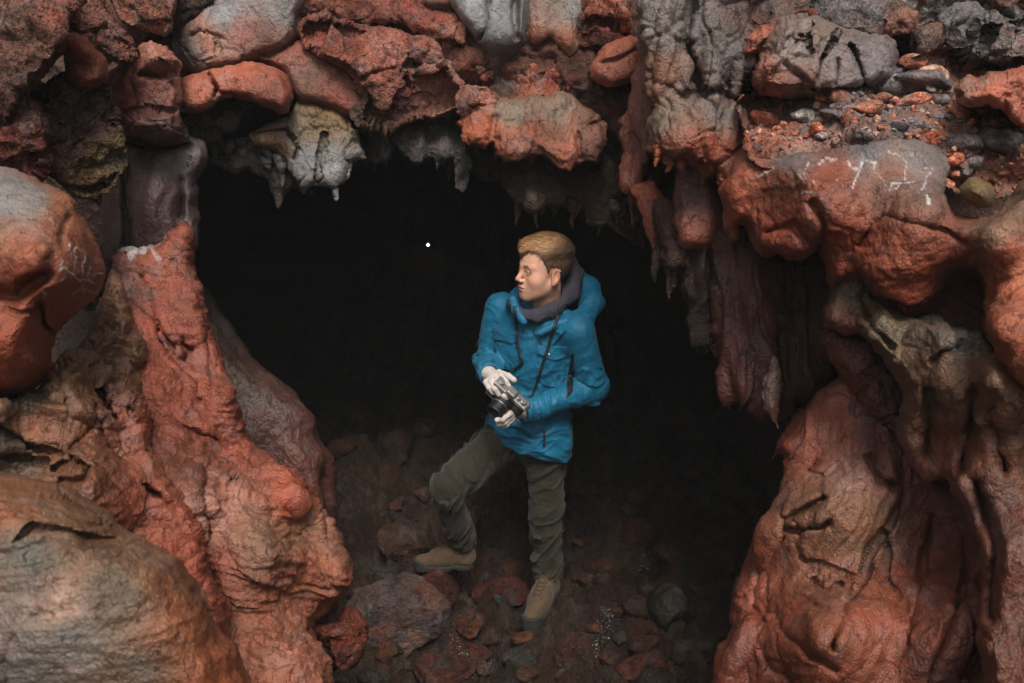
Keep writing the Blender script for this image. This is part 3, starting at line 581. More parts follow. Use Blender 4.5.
rock('lava_chunk', 'E', [(700,560),(735,545),(762,535),(785,500),(810,530),(832,560),(825,600),(812,645),(780,668),(750,645),(738,615)], 2.62, .14, 12,
     [(770,580,(140,70,56)), (800,620,(150,86,70)), (760,620,(100,48,42))], 'rough', 'jagged orange red chunk at the foot of the left wall', 'rock', det=dict(lump=.02, facet=.05, ff=11, crack=.02, cf=9), cuts=6)
rock('cave_wall', 'E', [(-160,40),(0,50),(110,0),(190,-90),(232,-180),(262,-240),(300,-150),(332,-60),(312,20),(330,80),(330,150),(400,250),(452,360),(462,430),(520,520),(520,800),(-160,800)], 2.1, .16, 12,
     [(60,60,(100,88,72)), (160,0,(120,88,66)), (250,-60,(118,84,64)), (300,120,(150,84,66)), (360,260,(150,84,66)), (400,380,(156,80,62)), (150,150,(130,84,64)), (30,150,(96,88,76)), (240,-150,(122,88,68)), (200,180,(134,86,66)), (60,110,(180,120,96))],
     'smooth', 'olive brown creased fold between the grey mound and the red wall', 'rock', kind='structure',
     dpts=[(230,-200,2.6),(300,-50,2.55),(100,50,2.15),(-60,100,1.95),(300,150,2.35),(400,300,2.25),(450,430,2.15),(200,250,2.0)],
     lobes=[(200,60,60,160,.04)],
     grooves=[([(235,20),(245,60),(262,80)],2.5,.07), ([(320,240),(360,260),(400,295)],2.2,.06), ([(0,105),(60,150),(140,165),(200,120),(215,60)],2.4,.04), ([(120,200),(160,175),(200,195),(190,225),(130,230)],2.2,.04), ([(0,170),(100,180)],2,.03), ([(225,90),(240,150),(270,180)],2.5,.04), ([(290,60),(370,90),(420,110)],2.,.03), ([(440,170),(480,200),(470,230)],3,.03)],
     det=dict(lump=.010, big=.012, facet=.016, ff=6, fold=[(-5,.016,14,.06), (72,.018,9,.07), (12,.008,34,.06)], crack=.006, fine=1.4), warp=12)
rock('lava_mound', 'D', [(-160,40),(0,42),(62,66),(130,96),(190,132),(232,190),(262,240),(277,290),(282,340),(272,382),(232,432),(182,472),(152,502),(142,562),(152,602),(100,642),(50,682),(-160,760)], 2.0, .3, 46,
     [(40,110,(150,148,146)), (0,150,(150,146,142)), (90,130,(146,140,134)), (140,150,(170,110,84)), (60,250,(158,90,66)), (200,230,(150,88,70)), (40,330,(152,80,58)), (220,350,(144,90,76)), (30,500,(158,78,54)), (100,500,(156,84,60)), (110,60,(156,96,72)), (0,200,(160,110,86))],
     'chalked', 'smooth orange mound with a grey crusted top at the left edge', 'mound', chalk=SCR,
     lobes=[(60,300,130,110,.10), (120,265,25,30,.03), (190,330,60,80,.02), (0,520,140,90,.06)], grooves=[([(-20,395),(40,400),(80,370),(120,345)],6,.05), ([(112,425),(118,450),(122,475),(152,510)],1.,.05), ([(0,420),(60,445),(110,442)],1.,.012), ([(190,185),(170,230),(180,260)],2.5,.02)],
     det=dict(lump=.010, big=.02, crack=.006, fine=1.2), warp=9)
rock('lava_mound', 'E', [(-160,190),(-60,200),(40,210),(120,230),(220,275),(285,340),(345,365),(400,402),(442,462),(500,560),(542,622),(572,702),(600,820),(-160,820)], 1.62, .30, 60,
     [(60,400,(104,98,88)), (150,560,(108,100,90)), (250,480,(112,94,78)), (80,640,(116,106,98)), (300,640,(112,90,74)), (420,560,(156,96,68)), (500,640,(162,92,62)), (380,440,(134,86,64)), (200,330,(128,94,72)), (60,280,(134,92,68)), (0,300,(140,90,68)), (130,510,(178,140,122)), (30,600,(130,118,112)), (340,380,(150,110,84)), (500,700,(158,88,60))],
     'smooth', 'broad olive grey mound with an orange flank in the bottom left foreground', 'mound',
     lobes=[(120,560,200,160,.05)], grooves=[([(10,630),(30,580),(80,530),(125,480)],1.4,.035), ([(20,690),(18,630)],1.6,.04), ([(30,370),(80,325),(130,335),(200,350),(260,360)],2.,.03), ([(250,420),(290,380),(320,360)],1.5,.015), ([(430,455),(460,520),(500,570)],5,.05)],
     det=dict(lump=.008, big=.02, fold=[(10,.007,26,.07)], crack=.012, cf=5, fine=1.4), warp=12)
# ---------------------------------------------------------------- the cave itself: outer wall and tunnel in one skin
def shell():
    rim = np.array([(150,330),(150,200),(180,120),(260,90),(340,100),(450,95),(560,110),(660,150),(740,200),(820,330),(880,450),(890,560),(860,720),(780,900),(520,980),(300,900),(240,700),(190,560),(165,440)], float)
    rim = chaikin(rim, 2)
    n = 160
    L = np.concatenate([[0], np.cumsum(np.linalg.norm(np.diff(np.vstack([rim, rim[:1]]), axis=0), axis=1))])
    tt = np.linspace(0, L[-1], n, endpoint=False); R2 = np.vstack([rim, rim[:1]])
    rim = np.stack([np.interp(tt, L, R2[:, 0]), np.interp(tt, L, R2[:, 1])], 1)
    B = at_d(rim[:, 0], rim[:, 1], 3.42+.5*sm(-rim[:, 1], -420., -200.)); c = B.mean(0)
    rings = []
    for k, dy in ((7.5, 1.2), (5., .9), (3.4, .5), (2.4, .3), (1.8, .15), (1.45, .05), (1.22, .0), (1.1, .0), (1.0, .02)):
        r = c+(B-c)*[k, 1, k]; r[:, 1] = B[:, 1]*1+dy+.0*r[:, 0]; r[:, 1] -= np.clip(np.abs(r[:, 0]-c[0])-1.6, 0, 9)*.9
        r[:, 2] = np.maximum(r[:, 2], -3); rings.append(r)
    for s in np.linspace(.12, 1, 60)**1.6*15:
        k = 1.0+.10*min(s, 3)-.012*s; ox = -.10*s-.012*s*s; oz = -.10*s
        r = c+(B-c)*[k, 1, k]+[ox, 0, oz]; r[:, 1] = B[:, 1]+.02+s; rings.append(r)
    m = len(rings); V = np.concatenate(rings)
    i, j = np.meshgrid(np.arange(m-1), np.arange(n), indexing='ij'); j2 = (j+1) % n
    Q = np.stack([i*n+j, i*n+j2, (i+1)*n+j2, (i+1)*n+j], -1).reshape(-1, 4)
    cen = V[-n:].mean(0)+[0, .4, 0]; V = np.vstack([V, cen])
    T = [(m*n-n+k, m*n-n+(k+1) % n, m*n) for k in range(n)]
    N = normals(V, Q)
    h = .12*fbm(V*1.3+4, 3)+.05*fbm(V*4+4, 3)
    V = V+N*h[:, None]*.8
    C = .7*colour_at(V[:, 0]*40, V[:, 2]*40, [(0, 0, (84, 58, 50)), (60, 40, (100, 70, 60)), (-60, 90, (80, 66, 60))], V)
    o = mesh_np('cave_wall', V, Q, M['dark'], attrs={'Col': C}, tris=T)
    tag(o, 'dark inner wall and ceiling of the lava tube behind the man', 'cave wall', kind='structure')
shell()
# ---------------------------------------------------------------- ground
def ground_z(x, y):
    z = .02*np.sin(x*2.1)+.03*np.sin(y*1.7+1)
    z = z-.055*np.clip(y-4.5, 0, 20)
    z = z+1.25*sm(-y, -2.75, -1.35)+np.clip(-.6-y, 0, 5)*.35+np.clip(-5-y, 0, 4)*.3+np.clip(np.abs(x)-1.6, 0, 30)*.55*sm(y, 3.5, 1.0)  # unseen rise around the camera, shaped to keep low light off the floor
    z = z+.35*sm(np.abs(x-.2), 1.2, 2.4)*sm(y, 2.5, 4)
    z = z+.22*np.clip(np.hypot(x-.25, y-3.55)-.45, 0, .9)*sm(y, 3.3, 4.2)*1.0
    return z
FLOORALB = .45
def ground():
    def axis(a, b, c, d, fine, n):
        return np.concatenate([a+(b-a)*(1-np.linspace(1, 0, n)**2.2)[:-1] if False else np.linspace(a, b, n)[:-1], np.arange(b, c, fine), np.linspace(c, d, n)])
    xs = axis(-30, -1.6, 2.0, 30, .014, 50); ys = axis(-30, 2.4, 5.6, 24, .014, 60)
    X, Y = np.meshgrid(xs, ys); sh = X.shape
    Z = ground_z(X, Y)
    P = np.stack([X.ravel(), Y.ravel(), np.zeros(X.size)], 1)
    Z = Z.ravel()+.035*fbm(P*2.7, 4)
    Pw = P+.02*np.stack([perlin(P*12), perlin(P*12+9), P[:, 0]*0], 1)
    for f, am in ((5., .10), (11., .06), (25., .024)):
        hid, f1, f2, vec = worley(Pw*f+[0, 0, 3.3])
        rnd = _g[hid][:, 0]
        Z += am*(sm(f2-f1, 0, .45)*(.6+.7*rnd)+.5*(vec*_g[hid]).sum(1))
    Z += .006*fbm(P*45, 3)
    V = np.stack([X.ravel(), Y.ravel(), Z], 1)
    w = sh[1]; i, j = np.meshgrid(np.arange(sh[0]-1), np.arange(w-1), indexing='ij')
    Q = np.stack([i*w+j, i*w+j+1, (i+1)*w+j+1, (i+1)*w+j], -1).reshape(-1, 4)
    hid, f1, f2, vec = worley(Pw*7+[0, 0, 3.3])
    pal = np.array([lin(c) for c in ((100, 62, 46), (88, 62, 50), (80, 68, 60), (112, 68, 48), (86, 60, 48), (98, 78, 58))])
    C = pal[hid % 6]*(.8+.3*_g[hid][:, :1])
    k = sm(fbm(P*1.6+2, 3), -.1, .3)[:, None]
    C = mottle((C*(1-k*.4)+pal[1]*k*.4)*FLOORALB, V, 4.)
    # white mineral splashes on the floor
    chalk = np.zeros(len(P))
    for (px, py, r, s_) in ((602,470,.07,.9), (606,500,.05,.8), (645,568,.03,1.), (602,640,.09,.9), (595,655,.06,.9), (470,660,.12,.7), (510,668,.06,.7), (610,615,.06,.6)):
        c = Wz(px, py, .03)
        dd = np.hypot(P[:, 0]-c[0], P[:, 1]-c[1])
        chalk = np.maximum(chalk, s_*(1-sm(dd, r*.3, r*1.3)))
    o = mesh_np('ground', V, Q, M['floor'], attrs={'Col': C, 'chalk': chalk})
    tag(o, 'dark red lava rubble floor of the cave', 'ground', kind='structure')
    return V
M['floor'] = rock_mat('rubble_floor', .85, .5, 1.3, 1., .2, chalk=2)
GV = ground()
def gz(x, y):
    d = (GV[:, 0]-x)**2+(GV[:, 1]-y)**2
    i = np.argpartition(d, 6)[:6]; return float(GV[i, 2].mean())
# ---------------------------------------------------------------- loose stones
def ico(n):
    import bmesh
    bm = bmesh.new(); bmesh.ops.create_icosphere(bm, subdivisions=n, radius=1)
    V = np.array([v.co[:] for v in bm.verts]); T = np.array([[v.index for v in f.verts] for f in bm.faces]); bm.free(); return V, T
def stone_mesh(name, seed, sub=4, ax=(1, .8, .6), cuts=9, col=(110, 70, 58), mat='rough', rough=.05, col2=None, alb=1.):
    V, T = ico(sub); r = np.random.RandomState(seed)
    V = V*1.0
    for _ in range(cuts):
        n = r.normal(size=3); n /= np.linalg.norm(n); o = r.uniform(.55, .88)
        d = V@n-o; V = V-np.where(d > 0, d*.92, 0)[:, None]*n
    N = V/np.linalg.norm(V, axis=1)[:, None]
    V = V+N*(rough*2.2*fbm(V*1.6+seed, 3)+rough*.8*ridged(V*4+seed, 3)+rough*.35*fbm(V*13+seed, 3))[:, None]
    V = V*np.array(ax)
    if col2 is None: col2 = tuple(min(255, c*1.25) for c in col)
    k = sm(fbm(V*2.2/max(ax)+seed*2, 4), -.15, .25)[:, None]
    C = mottle((lin(col)*(1-k)+lin(col2)*k)*alb, V/max(ax)*.12, seed)
    me = bpy.data.meshes.new(name)
    o = mesh_np(name, V, np.zeros((0, 4), int), M[mat], tris=T, attrs={'Col': C})
    return o
from mathutils.bvhtree import BVHTree
def bvh_of(o):
    me = o.data; n = len(me.vertices); v = np.empty(n*3); me.vertices.foreach_get('co', v)
    v = v.reshape(-1, 3)+np.array(o.location[:])
    return BVHTree.FromPolygons([tuple(a) for a in v], [tuple(p.vertices) for p in me.polygons])
ground_obj = bpy.data.objects['ground']
GB = bvh_of(ground_obj)
def drop(x, y):
    h = GB.ray_cast(Vector((x, y, 6)), Vector((0, 0, -1))); return h[0].z if h[0] else 0.
def hit(bv, px, py):
    r = ray(px, py); r = r/np.linalg.norm(r); h = bv.ray_cast(Vector(CAM), Vector(r)); return h[0]
STONES = {}
def stone_at(kindkey, loc, size, rot, label, group=None, name='loose_stone', cat='stone', squash=1.):
    src = STONES[kindkey]
    o = src.copy(); COL.objects.link(o) ; o.location = loc; o.rotation_euler = rot; o.scale = (size, size*random.uniform(.85, 1.15), size*squash)
    o.name = name; return tag(o, label, cat, group)
pal = [(102,66,50), (88,64,54), (114,72,52), (82,70,62), (94,58,44), (106,78,62)]
protos = []
for k in range(12):
    o = stone_mesh('loose_stone', 30+k, 4, (1, .6+.3*((k*7) % 5)/5, .5+.35*((k*3) % 4)/4), 11, pal[k % 6], 'rough', .045, alb=FLOORALB)
    STONES['f%d' % k] = o; protos.append(o)
lpal = [(176,116,100), (120,112,110), (150,140,134), (184,110,88), (98,90,90), (140,96,84), (190,150,130)]
for k in range(14):
    o = stone_mesh('ledge_stone', 70+k, 3, (1, .6+.3*((k*7) % 5)/5, .4+.3*((k*3) % 4)/4), 12, lpal[k % 7], 'rough', .04, alb=1.35)
    STONES['l%d' % k] = o; protos.append(o)
# --- the stones one can tell apart on the cave floor
def floor_rock(px, py, wpx, ax, seed, col, label, col2=None, mat='rough', zoff=.0, al=1.1, rot=(0, 0, 0), cuts=9, name='floor_rock', rough=.05, sub=5, parent=None, top=None):
    """px,py: centre of the stone in the photograph"""
    h = hit(GB, px, py)
    p = np.array(h) if top is None else Wz(px, py, top)
    r = wpx/2/FPX*np.linalg.norm(p-CAM)
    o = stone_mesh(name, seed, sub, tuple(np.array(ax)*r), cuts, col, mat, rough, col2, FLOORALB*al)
    o.location = Vector(p)+Vector((0, 0, zoff)); o.rotation_euler = rot
    return tag(o, label, 'rock')
floor_rock(400, 622, 104, (1, .74, .95), 5, (96,82,82), 'large purple grey boulder at the left of the floor, below the raised boot', (112,84,76), 'rough', rot=(.1, .05, .3), cuts=13, top=.10, sub=6, rough=.04, al=2.3)
floor_rock(380, 668, 56, (1, .8, .8), 9, (100,72,50), 'brown rock under the front of the large purple grey boulder', (84,70,60), 'dark', top=-.02)
floor_rock(436, 583, 72, (1, .8, .85), 12, (118,52,38), 'broken red rock carrying the raised boot', (96,56,48), 'rough', rot=(0, .1, .9), cuts=14, top=.19, rough=.03)
floor_rock(523, 658, 50, (1, .6, .4), 14, (78,78,70), 'flat greenish grey stone in front of the lower boot', (94,84,72), 'rough', rot=(.1, 0, .2), cuts=14, zoff=-.01)
floor_rock(570, 658, 50, (1, .9, .8), 15, (104,60,54), 'dull red block to the right of the greenish grey stone', (92,66,60), 'rough', rot=(.2, .1, .4), cuts=14, zoff=.03)
floor_rock(668, 616, 56, (.8, .9, 1.1), 16, (54,54,48), 'dark green black streaked rock near the right wall', (78,70,52), 'smooth', rot=(.5, .2, .1), cuts=10, zoff=.02)
floor_rock(472, 630, 28, (1, .9, .9), 17, (116,66,44), 'orange brown lump left of the lower boot', None, 'rough', zoff=.02)
floor_rock(498, 606, 22, (.45, .35, 1.2), 18, (84,92,100), 'small blue grey sliver of rock standing beside the lower boot', (98,96,96), 'smooth', rot=(.3, -.5, .2), zoff=.03)
floor_rock(500, 594, 56, (1, .8, .6), 19, (112,46,34), 'red stone behind the blue grey sliver', (96,50,40), 'rough', zoff=.0)
floor_rock(402, 545, 54, (1, .8, .6), 20, (92,64,48), 'brown rock behind the toe of the raised boot', None, 'rough', zoff=.02)
floor_rock(445, 668, 60, (1, .8, .4), 21, (104,56,46), 'low red slab at the bottom edge dusted with white', None, 'rough', zoff=.0)
floor_rock(640, 672, 44, (1, .8, .7), 22, (110,62,48), 'red brown stone at the bottom edge near the right wall', None, 'rough', zoff=.02)
floor_rock(690, 660, 40, (1, .8, .7), 23, (92,70,58), 'brown stone at the bottom edge against the right wall', None, 'rough', zoff=.02)
floor_rock(640, 536, 44, (1, .8, .6), 24, (92,56,44), 'brown stone halfway back on the right of the floor', None, 'rough', zoff=.02)
floor_rock(474, 655, 34, (1, .8, .6), 26, (94,50,42), 'dark red stone between the slab and the greenish grey stone', None, 'rough', zoff=.01)
rr = np.random.RandomState(3); used = []
n = 0
zones = ['near the front of the cave floor', 'in the middle of the cave floor', 'towards the dark back of the cave floor']
while n < 285:
    u = rr.uniform(); y = 3.2+5.0*u**2.0; x = rr.uniform(-1.0, 1.25)*(1+.1*(y-3.2))
    s = rr.choice([.035, .05, .07, .10, .15], p=[.22, .28, .24, .18, .08])
    if y < 4.3: s = min(s, .07)
    if any((x-a)**2+(y-b)**2 < (s+c)**2*.55 for a, b, c in used): continue
    if (x-.08)**2+(y-3.58)**2 < .03 or (x+.3)**2+(y-3.62)**2 < .035: continue
    used.append((x, y, s)); k = rr.randint(12); z = drop(x, y)
    side = 'left' if x < -.1 else ('right' if x > .5 else 'centre')
    zi = 0 if y < 3.9 else (1 if y < 5 else 2)
    hue = ['rust red', 'dull brown', 'orange brown', 'grey brown', 'dark red', 'pale brown'][k % 6]
    siz = 'small' if s < .06 else ('middling' if s < .1 else 'large')
    lab = '%s %s lava stone lying %s, %s' % (siz, hue, ['at the front of the floor', 'halfway into the cave', 'at the dark back'][zi], {'left': 'left side', 'right': 'right side', 'centre': 'centre'}[side])
    stone_at('f%d' % k, (x, y, z+s*.22), s, (rr.uniform(-.4, .4), rr.uniform(-.4, .4), rr.uniform(0, 6.3)), lab, '%s %s stones %s %s' % (siz, hue, side, ['front', 'middle', 'back'][zi]))
    n += 1
# --- loose stones on the ledge at upper right
LB = bvh_of(bpy.data.objects['rubble_ledge'])
big = [((560,330),70,0), ((455,350),62,4), ((500,355),50,5), ((620,265),90,2-1), ((720,255),120,4), ((755,230),60,6), ((865,240),75,10), ((405,390),48,3), ((690,310),58,7), ((640,310),46,0), ((600,300),50,0), ((755,415),50,3),
       ((875,485),45,1), ((815,480),45,3), ((830,340),60,0), ((780,360),50,8), ((960,430),110,4), ((850,430),70,11), ((900,330),50,7), ((930,370),60,0), ((250,360),60,3), ((290,330),40,5), ((370,350),50,2), ((330,390),46,5), ((300,300),40,0), ((470,290),40,5), ((430,290),34,7), ((540,400),50,4), ((650,380),50,4), ((700,370),44,8), ((770,300),40,1), ((690,190),50,7), ((650,215),40,4), ((560,400),34,1), ((800,590),40,7), ((790,550),34,3), ((820,520),40,7)]
hues = ['pink', 'grey', 'pale grey', 'orange', 'dark grey', 'brown', 'cream']
cnt = 0
for (c, w, k) in big:
    p = px_of('C', [c])[0]; h = hit(LB, *p)
    if h is None: continue
    s = 1.75*w/2.97/2/FPX*(np.array(h)-CAM)@cF
    lab = '%s %s chunk of lava on the right hand ledge' % ('bulky' if w > 58 else 'fist sized' if w > 45 else 'modest', hues[k % 7])
    stone_at('l%d' % (k % 14), h+Vector((0, 0, s*.15)), s, (rr.uniform(-.4, .4), rr.uniform(-.4, .4), rr.uniform(0, 6.3)), lab, '%s %s chunks on the right hand ledge' % ('bulky' if w > 58 else 'fist sized' if w > 45 else 'modest', hues[k % 7]), 'ledge_stone'); cnt += 1
used = []
while cnt < 37+255:
    px = rr.uniform(745, 1022); py = rr.uniform(88, 200)
    lim = np.interp(px, [745, 800, 880, 930, 950, 1022], [150, 150, 136, 148, 196, 190]); lo = np.interp(px, [745, 880, 905, 960, 1022], [98, 90, 62, 55, 60])
    if py > lim or py < lo or (px > 965 and py < 108): continue
    w = rr.choice([4, 6, 9, 13], p=[.3, .35, .23, .12])
    if any((px-a)**2+(py-b)**2 < (w+c)**2*.12 for a, b, c in used): continue
    h = hit(LB, px, py)
    if h is None: continue
    used.append((px, py, w)); s = w/2/FPX*2.6*1.25; k = rr.randint(14)
    side = 'left end' if px < 830 else ('middle' if px < 930 else 'right end')
    stone_at('l%d' % k, h+Vector((0, 0, s*.2)), s, (rr.uniform(-.5, .5), rr.uniform(-.5, .5), rr.uniform(0, 6.3)), '%s %s stone chip at the %s of the right hand ledge' % ('tiny' if w < 6 else 'small', hues[k % 7], side),
             '%s %s chips at the %s of the ledge' % ('tiny' if w < 6 else 'small', hues[k % 7], side), 'ledge_stone'); cnt += 1
for o in protos: bpy.data.objects.remove(o)

# ---------------------------------------------------------------- thin drips along the lip of the mouth
def tube_(pts, r, n=8):
    C = np.array(pts, float); T = np.gradient(C, axis=0); T /= np.linalg.norm(T, axis=1)[:, None]
    a = np.array([.9, .3, .1]); U = np.cross(T, a); U /= np.linalg.norm(U, axis=1)[:, None]; W_ = np.cross(T, U); an = np.arange(n)*2*math.pi/n
    V = (C[:, None]+np.asarray(r)[:, None, None]*(np.cos(an)[None, :, None]*U[:, None]+np.sin(an)[None, :, None]*W_[:, None])).reshape(-1, 3)
    i, j = np.meshgrid(np.arange(len(C)-1), np.arange(n), indexing='ij'); j2 = (j+1) % n
    return V, np.stack([i*n+j, i*n+j2, (i+1)*n+j2, (i+1)*n+j], -1).reshape(-1, 4)
def drips():
    r = np.random.RandomState(9)
    segs = [((200,150),(245,150),3.1,(84,76,70),'dark brown','over the left end of the cave mouth',6,(8,22)), ((262,160),(350,165),3.02,(128,122,116),'pale grey','under the grey and ochre cracked rock',9,(10,34)),
            ((350,128),(460,130),3.12,(84,80,76),'dark grey','under the large pink boulder',15,(12,52)), ((466,146),(590,155),2.98,(150,78,56),'orange','on the lip of the orange curtain',7,(5,14)),
            ((510,190),(650,215),3.2,(88,70,62),'dull brown','on the inner ceiling behind the man',13,(10,34)), ((622,180),(660,205),2.98,(140,74,58),'red brown','beside the tall narrow orange drip',4,(14,40)),
            ((655,235),(720,330),3.12,(76,52,46),'dark brown','at the edge of the dull brown drapery',10,(14,52)), ((716,330),(775,392),3.02,(90,48,42),'dark red','at the hem of the fluted drapery',10,(12,40)),
            ((655,148),(745,190),2.80,(158,84,60),'orange','at the ragged hem of the grey drapery',7,(6,16)),
            ((725,215),(800,240),3.05,(84,44,40),'deep red','in the recess under the right lobe',9,(20,90))]
    for a, b, d, c, hue, where, n, (l0, l1) in segs:
        if b[0] <= 660: d += LIPBACK
        else: d += .03
        for k in range(n):
            u = (k+r.uniform(.1, .9))/n; px = a[0]+(b[0]-a[0])*u; py = a[1]+(b[1]-a[1])*u+r.uniform(-4, 4)
            L = r.uniform(l0, l1)**1.0*d/FPX; rd = min(.5*L, r.uniform(.012, .028)); dd = d+r.uniform(-.02, .08)
            p = at_d(px, py-6, dd); m = 16; t = np.linspace(0, 1, m)
            z = np.linspace(0, -(L+.02), m); cx = .012*np.cumsum(r.normal(size=m))*.25; cy = .012*np.cumsum(r.normal(size=m))*.25
            rr_ = rd*(1-t)**.7*(1+.25*np.sin(t*9+r.uniform(0, 6)))+.0016
            V, Q = tube_(np.stack([cx, cy, z], 1), rr_, 9)
            V = V*[1., .75, 1.]; N = V.copy(); N[:, 2] = 0; N /= np.maximum(np.linalg.norm(N, axis=1), 1e-6)[:, None]
            V = V+N*(.18*rd*fbm((V+p)*[45, 45, 14], 2))[:, None]
            C = mottle(np.tile(lin(c), (len(V), 1)), V+p, k)
            o = mesh_np('thin_drip', V, Q, M['wet'], attrs={'Col': C}); o.location = Vector(p)
            tag(o, 'thin %s lava drip %s' % (hue, where), 'drip', '%s drips %s' % (hue, where))
drips()
# ---------------------------------------------------------------- distance fields and their surface
def cap(P, a, b, ra, rb):
    a = np.asarray(a, float); b = np.asarray(b, float); d = b-a
    t = np.clip(((P-a)@d)/max(d@d, 1e-9), 0, 1)
    return np.linalg.norm(P-a-t[:, None]*d, axis=1)-(ra+(rb-ra)*t)
def ell(P, c, r, R=None):
    q = P-np.asarray(c, float)
    if R is not None: q = q@R
    r = np.asarray(r, float)
    k0 = np.linalg.norm(q/r, axis=1); k1 = np.linalg.norm(q/(r*r), axis=1)
    return k0*(k0-1)/np.maximum(k1, 1e-6)
def rbox(P, c, h, R=None, rad=.005):
    q = P-np.asarray(c, float)
    if R is not None: q = q@R
    q = np.abs(q)-(np.asarray(h, float)-rad)
    return np.linalg.norm(np.maximum(q, 0), axis=1)+np.minimum(q.max(1), 0)-rad
def smin(a, b, k):
    h = np.clip(.5+.5*(b-a)/k, 0, 1); return b*(1-h)+a*h-k*h*(1-h)
def smax(a, b, k): return -smin(-a, -b, k)
def chain(P, pts, k=.01):
    f = None
    for i in range(len(pts)-1):
        g = cap(P, pts[i][0], pts[i+1][0], pts[i][1], pts[i+1][1])
        f = g if f is None else smin(f, g, k)
    return f
def surf(f, lo, hi, h, lip=1.6):
    lo = np.asarray(lo, float); hi = np.asarray(hi, float)
    n = (np.ceil((hi-lo)/h/4).astype(int)*4+1)
    # coarse pass, then only the cells near the surface
    cn = (n-1)//4+1
    ax = [lo[i]+np.arange(cn[i])*h*4 for i in range(3)]
    G = np.stack(np.meshgrid(*ax, indexing='ij'), -1).reshape(-1, 3)
    fc = f(G).reshape(cn)
    near = np.abs(fc) < 4*h*1.75*lip
    D = np.zeros(n, np.float32)
    up = np.repeat(np.repeat(np.repeat(fc, 4, 0), 4, 1), 4, 2)[2:2+n[0], 2:2+n[1], 2:2+n[2]]
    m = np.repeat(np.repeat(np.repeat(near, 4, 0), 4, 1), 4, 2)[2:2+n[0], 2:2+n[1], 2:2+n[2]]
    def fit(A, v):
        B = np.full(n, v, A.dtype); s = tuple(slice(0, min(a, b)) for a, b in zip(A.shape, n)); B[s] = A[s]; return B
    if m.shape != tuple(n): m = fit(m, True); up = fit(up, 1.)
    D[:] = np.where(up > 0, 1, -1)
    idx = np.argwhere(m)
    D[m] = f(lo+idx*h)
    S = D < 0
    c = [(i, j, k) for i in (0, 1) for j in (0, 1) for k in (0, 1)]
    def sl(o): return tuple(slice(o[i], n[i]-1+o[i]) for i in range(3))
    cnt = sum(S[sl(o)].astype(np.int8) for o in c)
    act = (cnt > 0) & (cnt < 8)
    cells = np.argwhere(act); vid = -np.ones(act.shape, np.int64); vid[act] = np.arange(len(cells))
    acc = np.zeros((len(cells), 3)); w = np.zeros(len(cells))
    for a in range(3):
        for o in c:
            if o[a]: continue
            o2 = list(o); o2[a] = 1; o2 = tuple(o2)
            d0 = D[tuple((cells+o).T)]; d1 = D[tuple((cells+o2).T)]
            x = (d0 < 0) != (d1 < 0)
            t = np.where(x, d0/np.where(x, d0-d1, 1), 0)
            p = np.array(o, float)[None]+np.zeros((len(cells), 3)); p[:, a] = t
            acc += p*x[:, None]; w += x
    V = lo+(cells+acc/np.maximum(w, 1)[:, None])*h
    Q = []
    for a in range(3):
        b, e = (a+1) % 3, (a+2) % 3
        s0 = [slice(1, n[i]-1) for i in range(3)]; s0[a] = slice(0, n[a]-1)
        s1 = list(s0); s1[a] = slice(1, n[a])
        A, B = S[tuple(s0)], S[tuple(s1)]
        for flip in (False, True):
            ed = np.argwhere((A & ~B) if not flip else (~A & B))
            off = np.ones(3, int); off[a] = 0; ed = ed+off
            def g(db, de):
                q = ed.copy(); q[:, b] += db; q[:, e] += de; return vid[tuple(q.T)]
            q = np.stack([g(-1, -1), g(0, -1), g(0, 0), g(-1, 0)], 1)
            if flip: q = q[:, ::-1]
            Q.append(q)
    Q = np.concatenate(Q); Q = Q[(Q >= 0).all(1)]
    return V, Q
def solid(name, f, lo, hi, h, mat, parent, col=None, post=None):
    V, Q = surf(f, lo, hi, h)
    if post is not None: V = post(V, Q)
    at = {'Col': col(V)} if col is not None else None
    return mesh_np(name, V, Q, mat, parent, True, at)
def bounds(pts, m):
    A = np.array([p for p in pts]); return A.min(0)-m, A.max(0)+m
def Rz(deg):      # columns: his left, forward, up ; deg turns him from facing the camera towards the picture's left
    a = math.radians(deg)
    return np.array([[math.cos(a), -math.sin(a), 0], [-math.sin(a), -math.cos(a), 0], [0, 0, 1.]]).T @ np.eye(3) if False else np.stack([[math.cos(a), -math.sin(a), 0], [-math.sin(a), -math.cos(a), 0], [0, 0, 1.]], 1)
